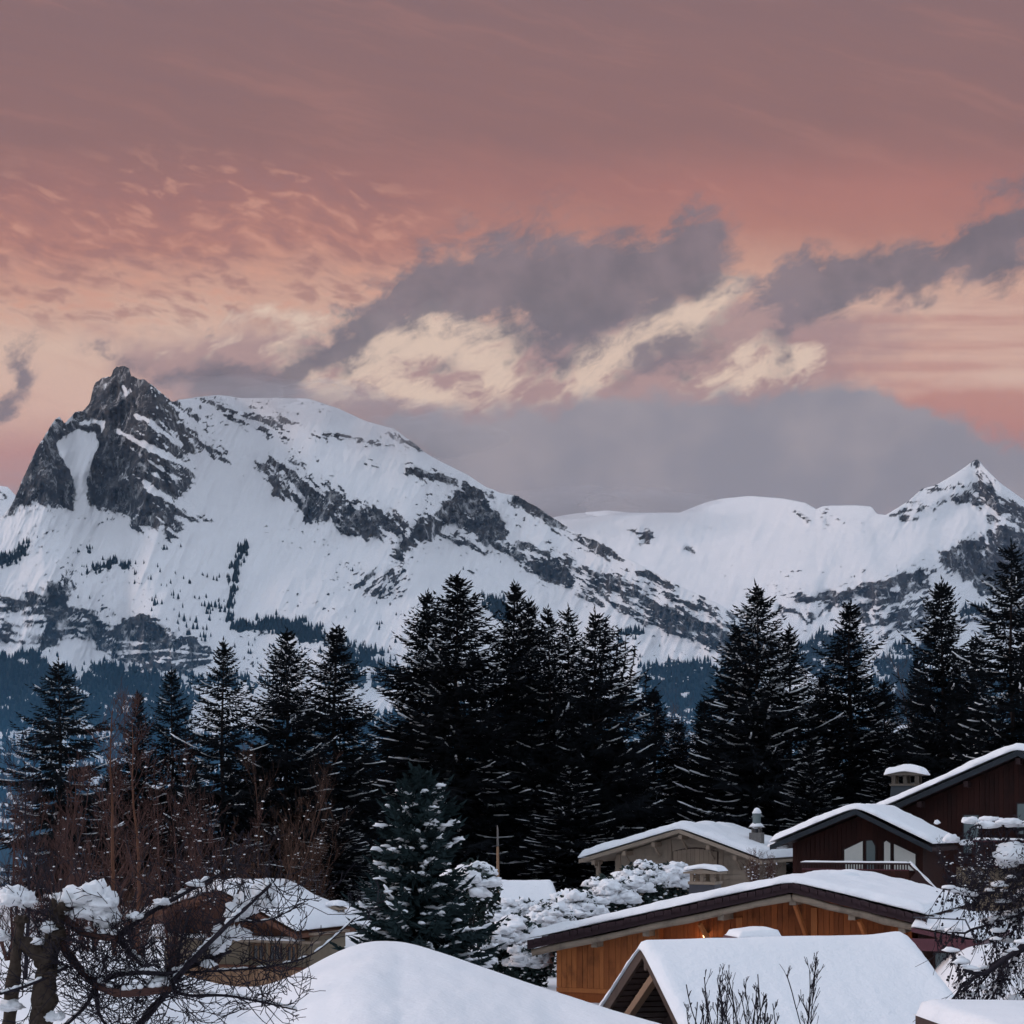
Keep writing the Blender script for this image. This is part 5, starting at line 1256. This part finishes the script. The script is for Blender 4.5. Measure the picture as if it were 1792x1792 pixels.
# ================================================================== bare trees and shrubs
class Twigs:
    def __init__(s, seed): s.rg = random.Random(seed); s.m = MB()
    def grow(s, p, d, ln, r, lev, spread=.55, up=.15, kids=(3, 5), wob=.18, shrink=(.5, .75), sides=4):
        rg = s.rg; n = (4 if lev > 1 else 3) if lev > 0 else 2; pts = [p]; dd = d.normalized()
        for k in range(n):
            dd = (dd + Vector((rg.uniform(-wob, wob), rg.uniform(-wob, wob), rg.uniform(-wob, wob) + up * .3))).normalized(); pts.append(pts[-1] + dd * ln / n)
        s.m.tube(pts, [max(.0035, r * (1 - .75 * k / n)) for k in range(n + 1)], sides if lev > 1 else 3, False)
        if lev <= 0: return
        for _ in range(rg.randint(*kids)):
            t = rg.uniform(.3, 1); i = min(n - 1, int(t * n)); q = pts[i].lerp(pts[i + 1], t * n - i)
            side = Vector((rg.gauss(0, 1), rg.gauss(0, 1), rg.gauss(0, .6))).normalized()
            s.grow(q, (pts[i + 1] - pts[i]).normalized() * (1 - spread) + side * spread + Vector((0, 0, up)), ln * rg.uniform(*shrink), r * rg.uniform(.4, .6), lev - 1, spread, up, kids, wob, shrink, sides)
def bare_tree(name, px, py_top, Y, label, cat, seed, matk, r=.05, lev=3, stems=1, spread=.5, up=.25, fan=.1, kids=(4, 6), group=None, snow=0, py_base=None, lean=0.0, trunk_part=True):
    g = gz(px, Y) - .1 if py_base is None else P(px, py_base, Y).z; h = P(px, py_top, Y).z - g; x = P(px, 0, Y).x
    root = empty(name, (x, Y, g), 0, label, cat, group); rg = random.Random(seed)
    tw = Twigs(seed); st = MB()
    for k in range(stems):
        a = rg.uniform(0, 6.28); d = Vector((math.cos(a) * fan + lean, math.sin(a) * fan, 1)).normalized(); hh = h * rg.uniform(.72, 1.0) if k else h
        pts = [Vector((rg.uniform(-.1, .1) * (stems > 1), rg.uniform(-.1, .1), 0))]; n = 9; dd = d
        for i in range(n):
            dd = (dd + Vector((rg.uniform(-.09, .09), rg.uniform(-.09, .09), .04))).normalized(); pts.append(pts[-1] + dd * hh / n)
        st.tube(pts, [max(.006, r * (1 - .88 * i / n)) for i in range(n + 1)], 6)
        for i in range(1, n + 1):
            for _ in range(rg.randint(*kids)):
                t = rg.random(); q = pts[i - 1].lerp(pts[i], t); sd_ = Vector((rg.gauss(0, 1), rg.gauss(0, 1), 0)).normalized()
                tw.grow(q, sd_ * spread + Vector((0, 0, 1)) * (1 - spread), hh * .20 * rg.uniform(.5, 1.15) * (1.15 - .55 * i / n), r * .34 * (1.1 - .8 * i / n), lev - 1, spread, up, (2, 4))
    x_ = st.build('stem' if stems == 1 else 'stems', M[matk], root, True)
    if stems > 1: stuff(x_)
    stuff(tw.m.build('twigs', M[matk] if matk != 'stem_ochre' else M['twig_red'], root))
    if snow:
        m = MB(); vs_ = tw.m.v
        for _ in range(snow):
            v = vs_[rg.randrange(len(vs_))]; s = rg.uniform(.012, .045); lump(m, (v[0], v[1], v[2] + s * .3), s * 1.6, s * 1.2, s * .8, rg, ICO1, .4, 1.8, rg.uniform(0, 3))
        stuff(m.build('snow', M['snow_small'], root, True))
    return root
G1 = 'thin leafless stems on the left'
bare_tree('bare_tree', 42, 1330, 24, 'thin dark bare stem closest to the frame edge', 'bare tree', 1, 'twig_dark', .035, 3, group=G1, py_base=1730)
bare_tree('bare_tree', 118, 1370, 27, 'thin reddish bare stem rising from the pollard snow clump', 'bare tree', 2, 'twig_red', .04, 3, group=G1, py_base=1720)
bare_tree('bare_tree', 198, 1235, 31, 'tall bare tree with an ochre stem crossing the small pointed spruce', 'bare tree', 3, 'stem_ochre', .055, 3, group=G1, py_base=1720)
bare_tree('bare_tree', 243, 1255, 33, 'tall bare tree with a straight reddish stem beside the ochre one', 'bare tree', 4, 'stem_ochre', .05, 3, group=G1, py_base=1715, lean=.03)
G2 = 'leafless red-brown bushes on the left'
for i, (px, py, Y, lab, sn_, lean) in enumerate((
        (20, 1380, 38, 'red-brown bush cut by the frame edge', 20, .1), (90, 1350, 44, 'red-brown bush between the two thin dark stems', 30, 0), (150, 1400, 40, 'red-brown bush left of the ochre stem', 26, .1), (300, 1360, 46, 'red-brown bush behind the brown chalet ridge', 40, .12),
        (380, 1340, 52, 'tall red-brown bush over the brown chalet roof', 46, .1), (470, 1330, 66, 'tallest brown bush in front of the wide spruce', 40, 0), (540, 1410, 70, 'brown bush at the end above the chalet roof corner', 40, -.05), (430, 1450, 72, 'dense low brown bush behind the chalet roof', 40, 0), (240, 1470, 48, 'low red-brown bush at the chalet gable end', 30, .1))):
    bare_tree('bare_bush', px, py, Y, lab, 'bush', 30 + i, 'twig_red' if i < 5 else 'twig_brown', .04, 3, 5, .45, .3, .30, (2, 4), G2, sn_, 1700 if Y < 60 else None, lean)
bare_tree('bare_bush', 1325, 1490, 76, 'dark red bare bush sprinkled with snow beside the grey chalet', 'bush', 51, 'twig_red', .05, 3, 8, .5, .25, .4, (4, 6), None, 160)
bare_tree('bare_tree', 1582, 1165, 112, 'leafless brown tree between the spruces above the wide chimney', 'bare tree', 52, 'twig_brown', .12, 3, 3, .5, .2, .2, (4, 6), None, 60)
bare_tree('bare_tree', 1205, 1240, 130, 'dim leafless tree in the gap above the grey chalet', 'bare tree', 53, 'twig_brown', .12, 3, 3, .5, .2, .2, (4, 6), None, 0)
bare_tree('bare_bush', 1690, 1470, 60, 'snow-flecked bare bush in front of the tall red chalet', 'bush', 54, 'twig_dark', .05, 3, 8, .55, .2, .5, (4, 6), None, 240)
G3 = 'upright leafless shoots before the snow roof'
for i, (px, py, lab, n) in enumerate(((1255, 1705, 'many-stemmed leafless shoots before the shed roof, nearest the gable', 7), (1305, 1695, 'thicket of leafless shoots before the middle of the shed roof', 8), (1420, 1672, 'sparse pair of tall leafless shoots before the shed roof', 2), (1345, 1740, 'short leafless shoots between the thicket and the tall pair', 4), (1215, 1752, 'short leafless shoots at the foot of the shed gable', 4))):
    bare_tree('leafless_shoots', px, py, 17.0 + .4 * i, lab, 'shrub', 60 + i, 'twig_dark', .0075, 2, n + 2, .35, .35, .22 if n > 2 else .08, (0, 2), G3, 0, 1860)

# ---------------- pollarded tree in the left foreground, limbs set out by hand
def pollard():
    Y0 = 14.0; root = empty('pollard_tree', P(72, 1850, Y0), 0, 'old pollarded tree with knotted limbs and heavy snow clumps', 'tree'); o = Vector(root.location)
    rg = random.Random(77); Q = lambda px, py, dy=0.0: P(px, py, Y0 + dy) - o
    def smooth(pts, n=5):
        out = []
        for i in range(len(pts) - 1):
            p0 = pts[max(i - 1, 0)]; p1 = pts[i]; p2 = pts[i + 1]; p3 = pts[min(i + 2, len(pts) - 1)]
            for k in range(n):
                t = k / n; out.append(.5 * ((2 * p1) + (p2 - p0) * t + (2 * p0 - 5 * p1 + 4 * p2 - p3) * t * t + (3 * p1 - p0 - 3 * p2 + p3) * t ** 3))
        return out + [pts[-1]]
    tk = MB()
    for pts, r0, r1 in (([(66, 1860), (74, 1760), (84, 1690), (96, 1630), (102, 1592)], .100, .062), ([(8, 1860), (20, 1740), (30, 1660), (36, 1606)], .065, .040), ([(84, 1690), (60, 1660), (36, 1650)], .09, .06)):
        q = smooth([Q(*p) for p in pts], 14); n = len(q); k0 = len(tk.v); tk.tube(q, [(r0 + (r1 - r0) * i / n) * (1 + .07 * math.sin(i * .5) + .05 * math.sin(i * 1.3)) for i in range(n)], 22)
        for i in range(k0, len(tk.v)):
            p = Vector(tk.v[i]); c = min(q, key=lambda z: (z - p).length_squared); d = (p - c)
            e = .30 * mnoise.noise(Vector((p.x * 9, p.y * 9, p.z * 3.5))) + .26 * mnoise.noise(Vector((p.x * 26, p.y * 26, p.z * 9))); tk.v[i] = tuple(c + d * (1 + e))
    for (px, py, r) in ((100, 1640, .07), (90, 1705, .06), (103, 1592, .075), (37, 1612, .05), (72, 1766, .06)): lump(tk, Q(px, py, -.06), r, r, r, rg, ICO3, 1.0, 2.2)
    tk.build('trunk', M['bark_pale'], root, True)
    limbs = [([(100, 1640), (135, 1690), (168, 1722)], .055, .045), ([(168, 1722), (205, 1706), (250, 1702), (300, 1703), (360, 1682), (405, 1664)], .034, .018), ([(168, 1722), (205, 1738), (250, 1736), (296, 1730)], .050, .036),
             ([(296, 1730), (272, 1760), (225, 1815)], .036, .05), ([(296, 1726), (345, 1672), (405, 1612), (440, 1580), (474, 1548)], .036, .014), ([(203, 1642), (225, 1662), (258, 1698)], .035, .028), ([(203, 1642), (255, 1602), (325, 1562), (384, 1530)], .034, .012),
             ([(106, 1600), (150, 1634), (203, 1642)], .05, .034), ([(300, 1703), (400, 1698), (480, 1690), (550, 1668), (622, 1606)], .016, .006), ([(168, 1722), (150, 1760), (110, 1800)], .028, .012), ([(168, 1722), (172, 1770), (190, 1800)], .026, .012),
             ([(296, 1730), (330, 1742), (390, 1742), (450, 1752), (520, 1768)], .024, .008), ([(405, 1612), (470, 1610), (530, 1580)], .012, .004), ([(296, 1730), (310, 1690), (318, 1640), (335, 1590)], .022, .008), ([(120, 1690), (60, 1720), (0, 1740)], .024, .012)]
    paths = []
    for pts, r0, r1 in limbs:
        dy = 0; qq = []
        for p in pts: qq.append(Q(p[0], p[1], dy)); dy += rg.uniform(-.25, .2)
        q = smooth(qq); n = len(q); m = MB(); m.tube(q, [.78 * (r0 + (r1 - r0) * i / n) * rg.uniform(.88, 1.14) for i in range(n)], 8); m.build('limb', M['twig_dark'] if r0 < .045 else M['twig_red'], root, True); paths.append((q, r0, r1))
    kn = MB(); tw = Twigs(78)
    for (px, py, n, ln) in ((168, 1722, 46, 95), (298, 1728, 60, 110), (203, 1642, 26, 80), (120, 1690, 14, 60), (405, 1612, 16, 80), (474, 1548, 16, 70), (360, 1682, 18, 90), (106, 1592, 16, 90), (384, 1532, 12, 70), (480, 1690, 14, 80), (450, 1752, 16, 80), (225, 1790, 18, 80), (60, 1720, 14, 80)):
        c = Q(px, py)
        if n > 24: lump(kn, c, .045, .045, .05, rg, ICO3, .6, 2.4)
        for k in range(n):
            a = rg.uniform(0, 6.28); d = Vector((math.cos(a), rg.uniform(-.7, .7), math.sin(a) * .9 + .12)).normalized()
            tw.grow(c + Vector((rg.gauss(0, .07), rg.gauss(0, .10), rg.gauss(0, .05))), d, U(ln, Y0) * rg.uniform(.4, 1.2), rg.uniform(.003, .0075), 2, .45, .14, (1, 3), .42, (.4, .7))
    for q, r0, r1 in paths:
        for k in range(16):
            c = q[rg.randrange(len(q))]; d = Vector((rg.uniform(-1, 1), rg.uniform(-.6, .6), rg.uniform(-.5, 1))).normalized(); tw.grow(c, d, rg.uniform(.18, .55), rg.uniform(.003, .007), 2, .45, .12, (1, 3), .40, (.4, .7))
    stuff(kn.build('knots', M['twig_dark'], root, True)); stuff(tw.m.build('shoots', M['twig_dark'], root))
    sn = MB()
    for (px, py, rx, rz) in ((120, 1572, 30, 22), (150, 1566, 36, 26), (178, 1580, 28, 22), (108, 1596, 18, 22), (190, 1610, 24, 22), (150, 1596, 34, 20), (236, 1606, 16, 9), (285, 1580, 18, 9), (345, 1548, 14, 7), (22, 1575, 30, 26), (48, 1580, 18, 18), (8, 1640, 16, 12), (94, 1625, 16, 16),
                           (374, 1662, 16, 14), (392, 1650, 22, 18), (402, 1640, 22, 22), (386, 1628, 12, 12), (412, 1600, 18, 26), (428, 1592, 24, 26), (440, 1574, 22, 18), (455, 1562, 24, 16), (474, 1552, 14, 14), (412, 1632, 24, 12), (462, 1580, 20, 12), (370, 1688, 16, 10), (20, 1760, 22, 16), (95, 1780, 16, 14), (280, 1716, 20, 7), (240, 1700, 20, 6), (70, 1650, 12, 10)):
        k = 3 if rx > 20 else 2
        sn = MB()
        for j in range(k): lump(sn, Q(px + rg.uniform(-.5, .5) * rx, py + rg.uniform(-.2, .3) * rz, rg.uniform(-.08, .06)), U(rx, Y0) * rg.uniform(.6, .95), U(rx, Y0) * .7, U(rz, Y0) * rg.uniform(.7, 1.0), rg, ICO3, .6, 1.8, rg.uniform(-.4, .4))
        sn.build('snow_clump', M['snow_small'], root, True)
    sn = MB()
    for q, r0, r1 in paths:
        for i in range(1, len(q) - 1):
            if rg.random() < .55 and abs((q[i + 1] - q[i]).normalized().z) < .75:
                sn.tube([q[i] + Vector((0, 0, r0 * .8)), q[i].lerp(q[i + 1], .5) + Vector((0, 0, r0 * .95)), q[i + 1] + Vector((0, 0, r0 * .7))], [r0 * .35, r0 * .6, r0 * .3], 6)
    stuff(sn.build('limb_snow', M['snow_small'], root, True))
pollard()

# ---------------- larch reaching in from the right
def larch():
    Y0 = 20.0; b = P(1905, 1900, Y0); root = empty('larch_tree', b, 0, 'bare larch with drooping cone-studded boughs reaching in at the frame edge', 'larch'); o = Vector(b)
    rg = random.Random(91); Q = lambda px, py, dy=0.0: P(px, py, Y0 + dy) - o
    MB().tube([Q(1905, 1900), Q(1900, 1700), Q(1893, 1500), Q(1888, 1300)], [.16, .14, .12, .09], 10).build('trunk', M['bark'], root, True)
    limbs = [([(1895, 1600), (1850, 1612), (1792, 1655), (1722, 1706), (1692, 1700), (1664, 1668)], .055, .012), ([(1897, 1660), (1830, 1645), (1770, 1668), (1720, 1700), (1684, 1728), (1648, 1768)], .05, .010), ([(1893, 1480), (1840, 1500), (1790, 1525), (1740, 1560), (1700, 1570), (1652, 1556)], .04, .008),
             ([(1890, 1400), (1830, 1440), (1780, 1452), (1740, 1436), (1700, 1448)], .035, .008), ([(1894, 1545), (1840, 1580), (1790, 1600), (1740, 1612), (1690, 1632), (1636, 1628)], .038, .007), ([(1800, 1520), (1760, 1560), (1746, 1610), (1744, 1668)], .018, .010), ([(1830, 1560), (1785, 1600), (1765, 1650), (1752, 1705)], .02, .010),
             ([(1792, 1655), (1760, 1700), (1740, 1740), (1735, 1790)], .02, .006), ([(1770, 1668), (1730, 1740), (1690, 1790)], .02, .008), ([(1740, 1690), (1705, 1740), (1662, 1755)], .014, .005), ([(1893, 1500), (1850, 1545), (1800, 1560), (1762, 1580)], .03, .010), ([(1890, 1430), (1850, 1480), (1805, 1500), (1765, 1510)], .03, .010), ([(1895, 1640), (1840, 1690), (1800, 1720), (1770, 1760)], .03, .008)]
    tw = Twigs(92); cn = MB(); sn = MB()
    for pts, r0, r1 in limbs:
        q = []; dy = 0
        for p in pts: q.append(Q(p[0], p[1], dy)); dy += rg.uniform(-.35, .25)
        qq = []
        for i in range(len(q) - 1):
            for k in range(5): qq.append(q[i].lerp(q[i + 1], k / 5) + Vector((rg.uniform(-.012, .012), rg.uniform(-.012, .012), rg.uniform(-.012, .012))))
        qq.append(q[-1]); n = len(qq); MB().tube(qq, [r0 + (r1 - r0) * i / n for i in range(n)], 7).build('bough', M['twig_dark'], root, True)
        for i in range(3, n):
            for _ in range(2):
                d = Vector((rg.uniform(-.6, .35), rg.uniform(-.6, .6), -rg.uniform(.35, 1.0))).normalized(); ln = rg.uniform(.12, .55)
                tw.grow(qq[i], d, ln, .007, 1, .35, -.08, (2, 4), .16, (.3, .6))
                for _ in range(4):
                    t = rg.uniform(.1, 1); c = qq[i] + d * ln * t; s = rg.uniform(.010, .022); lump(cn, c, s, s, s * 1.3, rg, ICO1, .2)
            if rg.random() < .42:
                s = rg.uniform(.025, .07); lump(sn, qq[i] + Vector((0, 0, r0 * .4 + .01)), s * 2.0, s * 1.2, s * .8, rg, ICO2, .45, 1.8, rg.uniform(-.5, .5))
    for (px, py, rx, rz) in ((1778, 1500, 34, 26), (1760, 1512, 18, 14), (1700, 1438, 14, 8), (1730, 1446, 20, 9), (1770, 1440, 22, 8), (1680, 1684, 16, 10), (1700, 1702, 14, 8), (1665, 1470, 14, 10), (1690, 1476, 12, 7), (1640, 1440, 5, 5)):
        for _ in range(2): lump(sn, Q(px + rg.uniform(-.3, .3) * rx, py, rg.uniform(-.1, .1)), U(rx, Y0), U(rx, Y0) * .6, U(rz, Y0), rg, ICO3, .4, 1.8)
    # darker brushy tufts
    cv = []; cf = []
    for _ in range(1500):
        px, py = rg.choice(((1765, 1545), (1790, 1500), (1720, 1500), (1745, 1590), (1792, 1580), (1700, 1550)))
        c = Q(px + rg.gauss(0, 22), py + rg.gauss(0, 24), rg.gauss(0, .25)); d = Vector((rg.uniform(-1, 1), rg.uniform(-1, 1), rg.uniform(-1, .5))).normalized() * rg.uniform(.04, .12); s = d.cross(Vector((0, 1, .2))).normalized() * .007
        k = len(cv); cv.extend((c - s, c + d, c + s)); cf.append((k, k + 1, k + 2))
    stuff(link('brush', np_mesh('brush', np.array([tuple(v) for v in cv]), np.array(cf), M['twig_dark'], False), root))
    [stuff(x) for x in (tw.m.build('twigs', M['twig_dark'], root), cn.build('cones', M['twig_dark'], root, True), sn.build('snow', M['snow_small'], root, True))]
larch()
